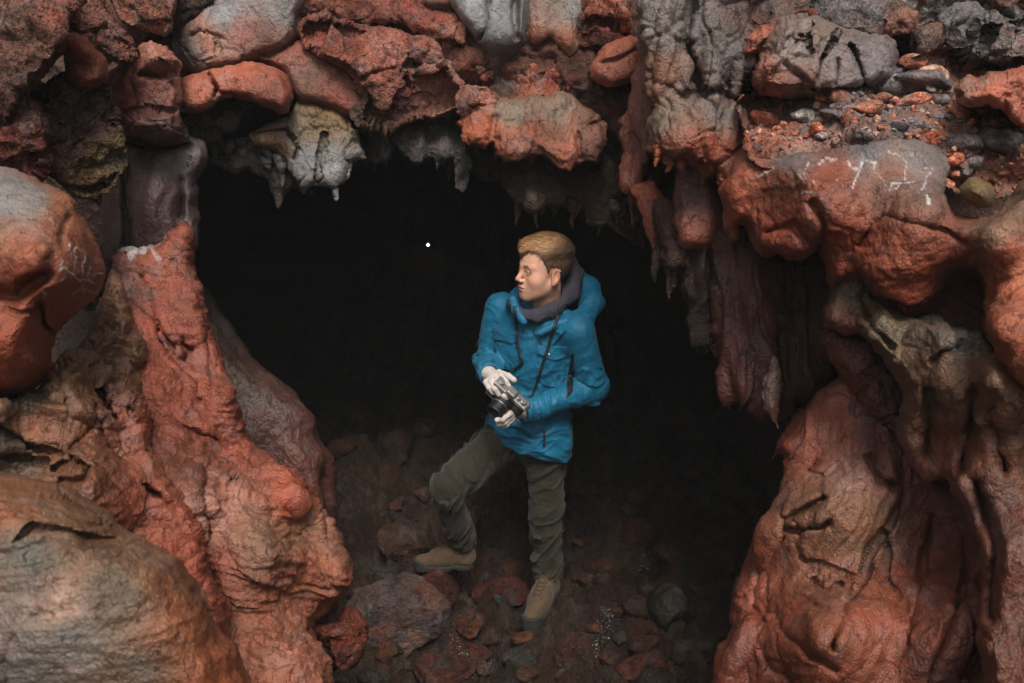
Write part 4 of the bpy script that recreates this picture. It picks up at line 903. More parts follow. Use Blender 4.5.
def attr_mat(name, rough, spec=.3, sub=0, bump=None, sheen=0., fvar=0.):
    m = bpy.data.materials.new(name); t = nt(m); b = NB(t)
    at = b.n('ShaderNodeAttribute', attribute_name='Col').outputs['Color']
    bs = b.n('ShaderNodeBsdfPrincipled'); bs.inputs['Roughness'].default_value = rough; bs.inputs['Specular IOR Level'].default_value = spec
    geo = b.n('ShaderNodeNewGeometry').outputs['Position']
    if fvar:
        n = b.n('ShaderNodeTexNoise', i_Vector=geo, i_Scale=35., i_Detail=6., i_Roughness=.65)
        f = b.math('MULTIPLY_ADD', n.outputs[0], 2*fvar, 1-fvar); g = b.n('ShaderNodeCombineColor'); [t.links.new(f, g.inputs[i]) for i in range(3)]
        at = b.mix(1., at, g.outputs[0], 'MULTIPLY')
    t.links.new(at, bs.inputs['Base Color'])
    if sub: bs.inputs['Subsurface Weight'].default_value = sub; bs.inputs['Subsurface Radius'].default_value = (.01, .0035, .002); bs.inputs['Subsurface Scale'].default_value = 1.
    if sheen: bs.inputs['Sheen Weight'].default_value = sheen
    if bump:
        n = b.n('ShaderNodeTexNoise', i_Vector=geo, i_Scale=bump[0], i_Detail=4.)
        bu = b.n('ShaderNodeBump', i_Strength=.7, i_Distance=bump[1], i_Height=n.outputs[0]); t.links.new(bu.outputs[0], bs.inputs['Normal'])
    o = b.n('ShaderNodeOutputMaterial'); t.links.new(bs.outputs[0], o.inputs[0]); return m
MP = {
 'skin': attr_mat('skin', .5, .35, .12, (300., .0015)),
 'jacket': attr_mat('jacket_cloth', .58, .35, 0, (70., .005), .05, .14),
 'trousers': attr_mat('trouser_cloth', .85, .2, 0, (60., .012), .1, .3),
 'hair': attr_mat('hair', .5, .4, 0, None, 0, .15),
 'boot': attr_mat('boot_suede', .85, .2, 0, (90., .008), .1, .35),
 'glove': attr_mat('glove_knit', .9, .15, 0, (600., .003), .1, .06),
 'black': simple_mat('black_strap', (26, 26, 28), .6),
 'blackm': simple_mat('black_camera_body', (20, 20, 22), .45, bscale=600, bamt=.001),
 'silver': simple_mat('silver_metal', (150, 148, 144), .38, metal=.8),
 'glass': simple_mat('lens_glass', (30, 30, 42), .05, spec=1.),
 'navy': simple_mat('hoodie_cotton', (54, 51, 62), .9, bscale=400, bamt=.003, vary=.15),
 'snap': simple_mat('metal_snap', (150, 160, 166), .3, metal=.7),
 'zip': simple_mat('black_zip', (16, 20, 26), .5),
 'lace': simple_mat('boot_lace', (70, 52, 38), .8),
 'eye': attr_mat('eyeball', .12, .6),
}
def Wp(p): return W(p[0], p[1], p[2])
def crease(q):
    return 1.6*(1-np.abs(perlin(q)))**4-.3+.6*(1-np.abs(perlin(q*1.9+7)))**4
def person():
    BY = 28.; HY = 63.
    B = Rz(BY); Hm = Rz(HY)
    # head tips back a touch
    tp = math.radians(3); Rx = np.array([[1, 0, 0], [0, math.cos(tp), -math.sin(tp)], [0, math.sin(tp), math.cos(tp)]])
    Hm = Hm@Rx
    HC = W(543, 269, 3.60)
    root = empty('person', (.0, 3.62, .05), label='man in a blue jacket holding a camera, one boot up on a rock', cat='person')
    shL, elL, wrL = W(579, 332, 3.56), W(593, 388, 3.58), W(525, 411, 3.44)
    shR, elR, wrR = W(500, 308, 3.76), W(489, 362, 3.74), W(490, 374, 3.49)
    hipR, hipL = W(507, 436, 3.70), W(546, 442, 3.64)
    knR, knL = W(446, 488, 3.43), W(546, 528, 3.63)
    zR = .285
    heR = np.array([-.195, 3.60, zR]); dR = np.array([-.985, -.05, 0]); dR /= np.linalg.norm(dR)
    zL = drop(.10, 3.60)+.015
    toL = Wz(530, 630, zL+.01); dL = np.array([-.36, -1, 0]); dL /= np.linalg.norm(dL)
    heL = toL-dL*.245
    anR = heR+[0, 0, .10]+dR*.01; anL = heL+[0, 0, .10]+dL*.01
    neck = W(545, 312, 3.68); chest = W(536, 350, 3.68); waist = W(531, 403, 3.68); hipc = W(526, 438, 3.68)
    for nm, q in (('shL', shL), ('elL', elL), ('wrL', wrL), ('shR', shR), ('elR', elR), ('wrR', wrR), ('hipR', hipR), ('hipL', hipL), ('knR', knR), ('knL', knL), ('anR', anR), ('anL', anL), ('HC', HC), ('neck', neck)):
        print(nm, np.round(q, 3))
    # ------------------------------------------------ head and body
    def loc(P): return (P-HC)@Hm
    def headf(P, skullonly=False):
        q = loc(P); ax = np.abs(q[:, 0]); s = np.stack([ax, q[:, 1], q[:, 2]], 1)
        f = ell(q, (0, -.020, .036), (.073, .094, .084))
        f = smin(f, ell(q, (0, .028, .030), (.060, .056, .062)), .03)
        if skullonly: return f
        f = smin(f, cap(q, (0, .032, -.008), (0, .042, -.075), .052, .036), .03)
        f = smin(f, ell(s, (.043, .050, -.030), (.018, .020, .017)), .04)
        f = smin(f, ell(s, (.036, .040, -.058), (.020, .026, .034)), .035)
        f = smin(f, cap(s, (.052, -.010, -.050), (.014, .064, -.096), .013, .014), .032)
        f = smin(f, ell(q, (0, .073, -.099), (.018, .015, .014)), .018)
        f = smin(f, ell(q, (0, .070, -.064), (.030, .023, .027)), .02)
        f = smin(f, cap(s, (.006, .082, .017), (.043, .064, .021), .009, .009), .014)
        f = smax(f, -ell(s, (.030, .098, -.001), (.017, .015, .0125)), .014)
        f = smin(f, cap(q, (0, .080, .010), (0, .1045, -.030), .0070, .0098), .013)
        f = smin(f, ell(s, (.0115, .094, -.036), (.0072, .010, .0065)), .006)
        f = smax(f, -ell(s, (.006, .103, -.0435), (.0034, .006, .004)), .003)
        f = smin(f, ell(s, (.030, .0715, -.001), (.0155, .0145, .0125)), .004)
        f = smax(f, -ell(s, (.030, .0885, -.001), (.0125, .012, .0035)), .002)
        f = smin(f, ell(s, (.0, .0905, -.0595), (.022, .0085, .0050)), .006)
        f = smin(f, ell(q, (0, .0885, -.0705), (.0180, .0080, .0062)), .006)
        f = smax(f, -cap(s, (0, .101, -.0648), (.022, .088, -.0645), .0022, .0012), .003)
        ear = ell(s, (.079, -.012, -.012), (.0085, .018, .031))
        ear = smax(ear, -ell(s, (.090, -.007, -.008), (.012, .011, .020)), .006)
        ear = smin(ear, cap(s, (.083, -.026, .010), (.082, -.006, .018), .0038, .0035), .004)
        ear = smin(ear, ell(s, (.078, -.004, -.038), (.006, .009, .010)), .006)
        f = smin(f, ear, .008)
        nk = cap(P, HC+Hm@np.array([0, -.022, -.07]), neck+[0, 0, -.03], .053, .060)
        return smin(f, nk, .03)
    V1, Q1 = surf(headf, HC-[.15, .15, .26], HC+[.15, .15, .14], .0019)
    # body under the clothes, with forearms, hands and legs
    HANDR = [((489, 374, 3.46), .024), ((495, 379, 3.405), .023)]
    FR = [[((501, 376, 3.39), .0085), ((506, 382, 3.362), .008), ((509, 387, 3.358), .0068)], [((497, 380, 3.375), .0085), ((501, 387, 3.348), .008), ((504, 393, 3.352), .0068)],
          [((491, 382, 3.372), .0085), ((495, 389, 3.346), .008), ((499, 395, 3.35), .0068)], [((486, 382, 3.385), .008), ((489, 388, 3.357), .0072), ((493, 393, 3.357), .006)],
          [((499, 373, 3.44), .0105), ((508, 376, 3.41), .0095), ((514, 380, 3.392), .008)]]
    HANDL = [((523, 411, 3.435), .022), ((512, 412, 3.385), .021)]
    FL = [[((514, 407, 3.39), .0105), ((508, 401, 3.352), .0095), ((504, 396, 3.335), .008)], [((509, 414, 3.345), .0085), ((502, 420, 3.31), .008), ((497, 420, 3.285), .0068)],
          [((510, 417, 3.36), .0085), ((504, 423, 3.33), .008), ((498, 424, 3.305), .0068)], [((512, 419, 3.372), .0085), ((506, 425, 3.352), .008), ((501, 426, 3.33), .0066)],
          [((514, 419, 3.385), .0075), ((508, 424, 3.368), .007), ((502, 424, 3.35), .006)]]
    def hand(P, palm, fingers, wr, off):
        pts = [(wr+(wr-Wp(palm[1][0]))*.35, .023+off), (wr, .022+off)]+[(Wp(a), r+off) for a, r in palm]
        f = chain(P, pts, .012)
        a, b = Wp(palm[-1][0]), Wp(fingers[3][0][0])
        for fg in fingers[1:]: f = smin(f, cap(P, a, Wp(fg[0][0]), .016+off, fg[0][1]+off), .010)
        f = smin(f, cap(P, a, Wp(fingers[0][0][0]), .015+off, .011+off), .010)
        for fg in fingers: f = smin(f, chain(P, [(Wp(q), r+off) for q, r in fg], .003), .005)
        return f
    def bodyf(P):
        f = ell(P, chest, (.15, .10, .19), B); f = smin(f, ell(P, waist, (.135, .09, .14), B), .05); f = smin(f, ell(P, hipc+[0, 0, .03], (.13, .09, .09), B), .05)
        f = smin(f, cap(P, neck, chest, .06, .09), .05)
        for sh, el, wr in ((shL, elL, wrL), (shR, elR, wrR)):
            f = smin(f, chain(P, [(sh, .05), (el, .038), (wr, .024)], .02), .03)
        for hp, kn, an in ((hipR, knR, anR), (hipL, knL, anL)):
            f = smin(f, chain(P, [(hp, .062), (kn, .045), (an, .032)], .02), .03)
        for he, d in ((heR, dR), (heL, dL)): f = smin(f, cap(P, he+[0, 0, .05], he+d*.17+[0, 0, .035], .030, .024), .02)
        f = np.minimum(f, hand(P, HANDR, FR, wrR, -.001)); f = np.minimum(f, hand(P, HANDL, FL, wrL, -.001))
        return f
    V2, Q2 = surf(bodyf, [-.55, 3.2, -.02], [.5, 3.95, 1.5], .0075)
    V = np.concatenate([V1, V2]); Q = np.concatenate([Q1, Q2+len(V1)])
    q = loc(V); ax = np.abs(q[:, 0])
    sk = np.tile(lin((208, 158, 132)), (len(V), 1))
    def blend(C, m, c): return C*(1-m[:, None])+lin(c)*m[:, None]
    front = q[:, 1] > .03
    sk = blend(sk, .25*sm(-np.hypot(ax-.045, (q[:, 2]+.035)), -.035, -.005)*front, (206, 138, 116))
    sk = blend(sk, .5*sm(-np.linalg.norm(q-[0, .105, -.03], axis=1), -.022, -.006), (205, 125, 105))
    sk = blend(sk, .3*sm(ax, .074, .082)*(np.abs(q[:, 2]) < .06), (210, 120, 100))
    sk = blend(sk, .35*sm(-(q[:, 2]), .03, .06)*sm(fbm(q*420, 2), -.5, .5)*(q[:, 2] > -.16), (150, 112, 92))
    lp = np.minimum(ell(np.stack([ax, q[:, 1], q[:, 2]], 1), (0, .0925, -.0595), (.021, .011, .0055)), ell(q, (0, .090, -.0705), (.0175, .011, .0065)))
    sk = blend(sk, .6*sm(-lp, -.001, .001), (176, 104, 92))
    br = (sm(-np.abs(q[:, 2]-.0190-.10*ax+1.6*np.maximum(ax-.033, 0)), -.0065, -.003)*sm(ax, .010, .016)*sm(-ax, -.052, -.044)*(q[:, 1] > .045))
    sk = blend(sk, .85*br, (92, 62, 42))
    lid = (sm(-np.abs(np.hypot((ax-.030)/.0145, (q[:, 2]+.001)/.0062)-1), -.22, -.03)*(q[:, 1] > .07))
    sk = blend(sk, .8*lid, (84, 50, 42))
    sk = blend(sk, .6*sm(-np.linalg.norm(np.stack([ax, q[:, 1], q[:, 2]], 1)-[.006, .103, -.0435], axis=1), -.006, -.003), (90, 45, 38))
    body = mesh_np('body', V, Q, MP['skin'], root, True, {'Col': np.clip(sk*1.0, 0, 1)})
    # eyes: he looks to the picture's left
    for s in (-1, 1):
        Ve, Te = ico(4); c = np.array([s*.030, .0718, -.001])
        gz_ = np.array([-.25 if s > 0 else -.15, .95, .02]); gz_ /= np.linalg.norm(gz_)
        dt = Ve@gz_
        ce = np.tile(lin((170, 162, 156)), (len(Ve), 1)); ce[dt > .86] = lin((74, 92, 104)); ce[dt > .965] = lin((10, 10, 12))
        mesh_np('eye', (c+Ve*.0122)@Hm.T+HC, np.zeros((0, 4), int), MP['eye'], root, True, {'Col': ce}, tris=Te)
    # hair
    def hairf(P):
        q = loc(P)
        w = q+.010*np.stack([perlin(q*30), perlin(q*30+7), perlin(q*30+17)], 1)
        st = ridged(np.stack([w[:, 0]*160+w[:, 1]*50, w[:, 1]*38-w[:, 0]*10, w[:, 2]*70], 1), 2)
        cl = ridged(np.stack([w[:, 0]*45+w[:, 1]*14, w[:, 1]*12, w[:, 2]*22], 1)+4, 2)
        top = sm(q[:, 2], .045, .085)
        f = headf(P, True)-(.0045+.0105*top)-.0014*st-.0032*top*cl
        f = smin(f, ell(q, (-.014, .040, .095), (.046, .036, .015))-.0012*st-.003*cl, .020)
        f = smin(f, ell(q, (-.034, .056, .070), (.022, .018, .018))-.0014*st, .014)
        zmin = np.interp(q[:, 1], [-.12, -.07, -.045, -.03, -.012, .004, .016, .028, .040, .052, .070, .12], [-.052, -.050, -.036, -.012, .000, .008, .000, .030, .050, .060, .064, .062])
        # cut out round the ear
        zmin = np.where((np.abs(q[:, 0]) > .05) & (q[:, 1] > -.035) & (q[:, 1] < .012), np.maximum(zmin, .022-3*np.abs(q[:, 1]+.012)*0), zmin)
        zmin = zmin+.020*sm(q[:, 0], .0, .035)*sm(q[:, 1], .035, .06)-.022*sm(-q[:, 0], -.012, .02)*sm(q[:, 1], .03, .05)+.005*perlin(q*90)+.003*perlin(q*200)
        return smax(f, (zmin-q[:, 2])*.7, .006)
    def haircol(V):
        q = loc(V); top = sm(q[:, 2]+.35*q[:, 1], .07, .112)
        st = fbm(np.stack([q[:, 0]*170+q[:, 1]*50, q[:, 1]*40, q[:, 2]*70], 1), 3)
        C = blend(np.tile(lin((84, 64, 48)), (len(V), 1)), top, (148, 110, 72))
        return np.clip(C*(1+.38*st)[:, None], .01, 1)
    hair = solid('hair', hairf, HC-[.13, .15, .09], HC+[.13, .15, .16], .0022, MP['hair'], root, haircol)
    # separate locks combed forward and to his right over the cap of hair
    me = hair.data; hv = np.empty(len(me.vertices)*3); me.vertices.foreach_get('co', hv); hv = hv.reshape(-1, 3)
    hn = np.empty(len(me.vertices)*3); me.vertices.foreach_get('normal', hn); hn = hn.reshape(-1, 3)
    rs = np.random.RandomState(5); pick = rs.choice(len(hv), 5200); P0 = hv[pick]; N0 = hn[pick]@Hm; q0 = loc(P0)
    ok = (N0[:, 2] > -.3); P0, N0, q0 = P0[ok], N0[ok], q0[ok]
    topk = sm(q0[:, 2], .045, .09)
    fwd = np.stack([-.45-.0*q0[:, 0], .85+0*q0[:, 0], .12+0*q0[:, 0]], 1); dwn = np.stack([0*q0[:, 0], -.25+0*q0[:, 0], -1+0*q0[:, 0]], 1)
    dr = fwd*topk[:, None]+dwn*(1-topk)[:, None]+.22*rs.normal(size=q0.shape)
    dr += .35*np.stack([perlin(q0*28), perlin(q0*28+9), perlin(q0*28+19)], 1)
    dr -= (dr*N0).sum(1)[:, None]*N0*.85; dr /= np.linalg.norm(dr, axis=1)[:, None]
    ln_ = (.010+.022*topk)*rs.uniform(.6, 1.25, len(q0))*(1-.6*sm(q0[:, 1], .04, .07)); S_ = 4; rows = []
    sdv = np.cross(dr, N0)
    for k in range(S_+1):
        u = k/S_; lift = (.0008+.0035*topk)*math.sin(math.pi*min(u*1.15, 1))
        c_ = q0+dr*(ln_*u)[:, None]+N0*lift[:, None]-np.array([0, 0, 1])*(u*u*ln_*.28)[:, None]
        w_ = (.0008*(1-.75*u)); rows += [c_-sdv*w_, c_+sdv*w_]
    n0 = len(q0); Vh = np.concatenate(rows); i0 = np.arange(n0)
    Qh = np.concatenate([np.stack([2*k*n0+i0, (2*k+1)*n0+i0, (2*k+3)*n0+i0, (2*k+2)*n0+i0], 1) for k in range(S_)])
    lockc = np.tile(blend(np.tile(lin((88, 68, 50)), (n0, 1)), sm(q0[:, 2]+.35*q0[:, 1], .07, .112), (172, 130, 88))*(1+.5*rs.uniform(-1, 1, n0))[:, None], (2*(S_+1), 1))
    mesh_np('hair_locks', Vh@Hm.T+HC, Qh, MP['hair'], hair, True, {'Col': np.clip(lockc, .01, 1)})
    # ------------------------------------------------ jacket
    hemn = np.array([.30, 0, 1.]); hemn /= np.linalg.norm(hemn)
    hem0 = W(552, 461, 3.55)
    armL = [(shL, .061), (elL, .053), (wrL, .040)]; armR = [(shR, .061), (elR, .053), (wrR, .041)]
    def wr(P):
        """cloth folds: across the sleeves, dragged over the body"""
        out = .0; ws = .0
        dd = []
        for seg in ((shL, elL), (elL, wrL), (shR, elR), (elR, wrR)):
            a, b = seg; d = b-a; L = np.linalg.norm(d); t = ((P-a)@d)/L
            perp = np.linalg.norm(P-a-np.clip(t, 0, L)[:, None]*d/L, axis=1)
            dd.append((perp, t, L, (P-a)))
        near = np.stack([x[0] for x in dd], 1); k = near.argmin(1); mn = near.min(1)
        t = np.choose(k, [x[1] for x in dd]); L = np.choose(k, [np.full(len(P), x[2]) for x in dd])
        upper = (k == 0) | (k == 2)
        joint = np.where(upper, np.exp(-((t-L)/.07)**2), np.exp(-(np.minimum(np.abs(t-L), np.abs(t))/.07)**2)); damp = np.where(upper, .45+.55*sm(t, .05, .16), 1)
        Pw = P+.03*np.stack([perlin(P*9+3), perlin(P*9+13), perlin(P*9+23)], 1)
        s = .9*crease(np.stack([t*15+2.5*perlin(P*8), Pw[:, 0]*6+k*5, Pw[:, 2]*6], 1))+.35*ridged(np.stack([t*24, Pw[:, 0]*7+k*5, Pw[:, 2]*7], 1)+3, 2)
        sl = (.0050+.0065*joint)*(s-.5)*damp
        bq = (Pw-chest)@B
        diag = .8*crease(np.stack([bq[:, 0]*4+bq[:, 2]*8, bq[:, 2]*10-bq[:, 0]*6, bq[:, 1]*4], 1))+.5*ridged(np.stack([bq[:, 0]*6-bq[:, 2]*9, bq[:, 2]*13+bq[:, 0]*6, bq[:, 1]*4], 1), 2)-.5
        low = sm(-bq[:, 2], .0, .28)
        bd = (.0045+.0055*low)*diag+.004*low*(ridged(np.stack([bq[:, 0]*3, bq[:, 1]*3, bq[:, 2]*24], 1), 2)-.5)
        m = sm(-mn, -.10, -.07)
        return sl*m+bd*(1-m)
    def jbase(P):
        f = ell(P, chest+[0, 0, .01], (.178, .128, .20), B)
        f = smin(f, ell(P, waist, (.158, .125, .17), B), .07)
        f = smin(f, ell(P, hipc+[.008, 0, .0], (.186, .145, .16), B), .07)
        f = smin(f, cap(P, neck+[0, 0, -.02], shL+[-.02, 0, .01], .060, .052), .06)
        f = smin(f, cap(P, neck+[0, 0, -.02], shR+[.02, 0, .0], .060, .054), .05)
        a = chain(P, armL, .02); f = smin(f, a, .034)
        a = chain(P, armR, .02); f = smin(f, a, .022)
        return f
    def jf(P):
        f = jbase(P)-wr(P)
        f = smax(f, -(P-hem0)@hemn, .006)
        nk = cap(P, neck+[0, 0, .10], neck+[0, 0, -.035], .064, .060)
        f = smax(f, -nk, .012)
        # the sleeves end at the cuffs
        for w_, e_ in ((wrL, elL), (wrR, elR)):
            d = (w_-e_)/np.linalg.norm(w_-e_)
            f = smax(f, np.where(np.linalg.norm(P-w_, axis=1) < .075, (P-w_)@d-.012, -1), .005)
            f = smax(f, -cap(P, w_-d*.012, w_+d*.10, .031, .033), .004)
        return f
    JC = lin((11, 94, 124))
    def jcol(V):
        n = fbm(V*14, 3); C = np.tile(JC, (len(V), 1))*(1+.10*n)[:, None]
        # seams a little darker
        return np.clip(C, 0, 1)
    lo, hi = [-.24, 3.22, .72], [.42, 3.98, 1.52]
    jac = solid('jacket', jf, lo, hi, .0042, MP['jacket'], root, jcol)
    JB = bvh_of(jac)
    def jh(px, py):
        h = hit(JB, px, py)
        return np.array(h) if h is not None else W(px, py, 3.55)
    tocam = lambda p: (CAM-p)/np.linalg.norm(CAM-p)
    def patch(name, pts, th, mat, h=.0026, col=jcol, rad=.003, seamdep=0):
        """a panel lying on the jacket inside the outline drawn through these picture points"""
        C3 = np.array([jh(*p) for p in pts]); c = C3.mean(0); nrm = tocam(c)
        ex = np.cross([0, 0, 1.], nrm); ex /= np.linalg.norm(ex); ey = np.cross(nrm, ex)
        poly = np.stack([(C3-c)@ex, (C3-c)@ey], 1)
        def f(P):
            u = (P-c)@ex; v = (P-c)@ey
            g = -seg_dist(u, v, poly)
            g = np.maximum(g, np.abs((P-c)@nrm)-.09)
            return smax(smax(jf(P)-th, -(jf(P)+.012), .001), g, rad)
        return solid(name, f, C3.min(0)-.03, C3.max(0)+.03, h, mat, jac, col)
    # chest pockets with flaps
    patch('pocket', [(494,340),(519,344),(518,366),(513,371),(499,369),(493,362)], .0045, MP['jacket'])
    patch('pocket', [(538,356),(566,358),(566,378),(558,388),(543,386),(536,376)], .0045, MP['jacket'])
    patch('pocket_flap', [(493,327),(518,331),(518,342),(512,344),(505,342),(494,340)], .0095, MP['jacket'])
    patch('pocket_flap', [(537,345),(568,347),(567,356),(560,361),(550,360),(537,354)], .0095, MP['jacket'])
    # placket down the front and opened collar
    patch('placket', [(523,322),(534,325),(531,350),(530,380),(527,405),(525,458),(516,458),(517,400),(520,365),(522,345)], .0045, MP['jacket'])
    patch('storm_flap', [(531,327),(545,321),(566,322),(566,330),(552,347),(546,350),(538,340)], .010, MP['jacket'])
    patch('side_panel', [(571,354),(574,352),(574,375),(573,392),(566,399),(567,380)], .0016, MP['zip'], col=None)
    patch('zip_pull', [(543.5,430),(545.5,430),(545,447),(543,447)], .005, MP['zip'], col=None, h=.0018, rad=.001)
    def disc(name, p, r, mat, par, nrm=None):
        p = np.array(p); nrm = tocam(p) if nrm is None else nrm
        Vd, Td = ico(3); ex = np.cross([0, 0, 1.], nrm); ex /= np.linalg.norm(ex); ey = np.cross(nrm, ex)
        Vd = Vd*[r, r, r*.35]
        return mesh_np(name, p+Vd@np.stack([ex, ey, nrm]), np.zeros((0, 4), int), mat, par, True, tris=Td)
    for (px, py, r) in ((505, 335, .0046), (549, 354.5, .0046), (551, 343, .0045), (535, 329, .004), (528, 388, .004), (534, 331, .004)):
        p = jh(px, py); disc('snap_button', p+tocam(p)*.0105, r, MP['snap'] if r > .0044 else MP['zip'], jac)
    # hood of the jacket lying on the shoulders, collar stand
    hoodp = [(W(572, 272, 3.80), .030), (W(588, 288, 3.77), .038), (W(592, 303, 3.70), .040), (W(584, 318, 3.62), .033), (W(566, 322, 3.56), .026)]
    hoodq = [(W(572, 272, 3.80), .030), (W(545, 290, 3.82), .05), (W(520, 298, 3.76), .035), (W(511, 305, 3.64), .020)]
    def hoodf(P):
        f = smin(chain(P, hoodp, .03), chain(P, hoodq, .03), .03)
        Pw = P+.02*np.stack([perlin(P*12+3), perlin(P*12+13), perlin(P*12+23)], 1)
        f = f-.006*(ridged(np.stack([Pw[:, 0]*14, Pw[:, 1]*14, Pw[:, 2]*7], 1), 2)-.4)
        nk = cap(P, neck+[0, -.01, .16], neck+[.0, -.01, .0], .082, .070)
        return smax(f, -nk, .012)
    solid('hood', hoodf, [-.08, 3.45, 1.25], [.42, 3.95, 1.66], .0042, MP['jacket'], jac, jcol)
    def collf(P):
        a = chain(P, [(W(566, 321, 3.55), .017), (W(552, 327, 3.53), .014), (W(540, 333, 3.52), .012)], .01)
        b = chain(P, [(W(513, 300, 3.60), .016), (W(516, 311, 3.56), .014), (W(524, 322, 3.535), .012)], .01)
        return smin(a, b, .01)-.002*ridged(P*25, 2)
    solid('collar', collf, [-.06, 3.42, 1.2], [.28, 3.7, 1.52], .003, MP['jacket'], jac, jcol)
    # cuffs
    for w_, e_ in ((wrL, elL), (wrR, elR)):
        d = (w_-e_)/np.linalg.norm(w_-e_)
        def cf(P, w_=w_, d=d):
            s = (P-w_)@d; r = np.linalg.norm(P-w_-s[:, None]*d, axis=1)
            return smax(np.abs(r-.0385)-.0045, np.abs(s+.002)-.014, .004)
        solid('cuff', cf, w_-.07, w_+.07, .0026, MP['jacket'], jac, jcol)
    # ------------------------------------------------ hoodie worn underneath
    hp = [(W(569, 256, 3.70), .018), (W(575, 274, 3.70), .028), (W(569, 294, 3.64), .034), (W(553, 309, 3.575), .028), (W(536, 316, 3.545), .022), (W(524, 316, 3.56), .018), (W(512, 303, 3.62), .020)]
    hb = [(W(569, 256, 3.70), .018), (W(556, 270, 3.77), .02), (W(540, 296, 3.76), .03), (W(518, 302, 3.70), .03)]
    def hoodief(P):
        f = smin(chain(P, hp, .02), chain(P, hb, .02), .02)
        f = smin(f, cap(P, neck+[0, .01, .02], neck+[0, 0, -.06], .074, .08), .03)
        f = f-.0035*(ridged(P*[16, 16, 26], 2)-.4)
        f = smax(f, -(headf(P)-.004), .004)
        return f
    solid('hoodie', hoodief, [-.08, 3.45, 1.24], [.34, 3.92, 1.68], .0032, MP['navy'], root)
    # ------------------------------------------------ trousers
    LEG = ((hipR, knR, anR, .082, .058, .051), (hipL, knL, anL, .078, .059, .053))
    def tf(P):
        f = ell(P, hipc+[0, .005, .03], (.150, .112, .13), B)
        for n_, (hp_, kn, an, a, b, c) in enumerate(LEG):
            up_ = (hp_-kn)/np.linalg.norm(hp_-kn)
            g = chain(P, [(hp_, a), (kn+up_*.10, (a+b)/2), (kn, b), (kn+(an-kn)*.55, b*.93), (an+[0, 0, .03], c)], .02)
            d1 = (an-kn); L1 = np.linalg.norm(d1); t = ((P-kn)@d1)/L1
            d0 = (kn-hp_); L0 = np.linalg.norm(d0); t0 = ((P-hp_)@d0)/L0
            shin = t > 0
            Pw = P+.03*np.stack([perlin(P*8+3), perlin(P*8+13), perlin(P*8+23)], 1)
            s1 = 1.1*crease(np.stack([t*13+Pw[:, 0]*20, Pw[:, 0]*11, Pw[:, 1]*9], 1)+n_*9)-.3
            s0 = 1.1*crease(np.stack([t0*9+Pw[:, 0]*9*(1 if n_ else -1), Pw[:, 0]*9, Pw[:, 2]*7], 1)+n_*9)-.3
            kj = np.exp(-((t-.01)/.07)**2)+.7*np.exp(-((t-L1+.06)/.10)**2); hj = np.exp(-(t0/.12)**2)
            g = g-np.where(shin, (.004+.010*kj)*s1, (.005+.008*hj+.004*np.exp(-((t0-L0)/.08)**2))*s0)
            f = smin(f, g, .035)
        f = smax(f, P[:, 2]-hipc[2]-.10, .01)
        # trouser legs end over the boots
        f = smax(f, np.where(P[:, 0] < -.05, (anR[2]+.002)-P[:, 2], (anL[2]-.015)-P[:, 2]), .006)
        return f
    def tcol(V):
        n = fbm(V*11, 4); C = np.tile(lin((47, 42, 32)), (len(V), 1))*(1+.32*n)[:, None]
        dust = sm(fbm(V*7+9, 3), .0, .5)*sm(-V[:, 2], -.75, -.35)
        return np.clip(C*(1-.3*dust[:, None])+lin((78, 66, 52))*.3*dust[:, None], 0, 1)
    solid('trousers', tf, [-.42, 3.3, .06], [.32, 3.95, 1.0], .0042, MP['trousers'], root, tcol)
    # ------------------------------------------------ boots
    def boot(he, d, side, K):
        up = np.array([0, 0, 1.]); lt = np.cross(up, d)
        Rb = np.stack([d, lt, up], 1)
        def L_(P): return (P-he)@Rb/K
        def fup(P):
            q = L_(P)
            f = cap(q, (.0, 0, .050), (.10, 0, .048), .037, .036)
            f = smin(f, cap(q, (.10, 0, .045), (.192, .004*side, .036), .037, .030), .03)
            f = smin(f, cap(q, (-.003, 0, .06), (.004, 0, .125), .039, .043), .03)
            f = smin(f, cap(q, (.03, 0, .10), (.12, 0, .058), .034, .030), .03)
            f = f-.0022*(ridged(q*[30, 16, 20]+side*4, 2)-.4)
            f = smax(f, .018-q[:, 2], .004)
            f = smax(f, q[:, 2]-.128, .006)
            return f
        def ccol(V):
            q = L_(V); n = fbm(V*20, 3)
            C = np.tile(lin((82, 66, 49)), (len(V), 1))
            pan = sm(q[:, 2], .072, .080)*sm(-q[:, 0], -.09, -.06)
            C = blend(C, .55*pan, (92, 72, 54))
            cr = sm(-np.abs(q[:, 0]-.055+.25*(q[:, 2]-.05)), -.006, -.003)*(q[:, 2] < .08)
            C = blend(C, .5*cr, (98, 78, 58))
            return np.clip(C*(1+.22*n)[:, None], 0, 1)
        o = solid('boot', fup, he-.32, he+.32, .003, MP['boot'], root, ccol)
        def fs(P):
            q = L_(P); q2 = np.stack([q[:, 0], q[:, 1], q[:, 2]*0], 1)
            g = smin(cap(q2, (0, 0, 0), (.10, 0, 0), .038, .036), cap(q2, (.10, 0, 0), (.192, .004*side, 0), .043, .036), .02)
            hh = .026+.026*sm(q[:, 0], .165, .205)
            f = smax(g-.002, np.maximum(-q[:, 2], q[:, 2]-hh), .004)
            lug = (np.abs(np.mod(q[:, 0], .022)-.011) > .0075)
            f = np.where(lug & (q[:, 2] < .007), np.maximum(f, .006-q[:, 2]), f)
            gap = cap(q2, (.05, -.06, 0), (.05, .06, 0), .014, .014)
            return smax(f, -np.maximum(gap, q[:, 2]-.009), .002)
        s_ = mesh_np('sole', *surf(fs, he-[.32, .32, .02], he+[.32, .32, .08], .003), simple_mat('boot_rubber', (40, 38, 34), .8, bscale=200, bamt=.002), o, True)
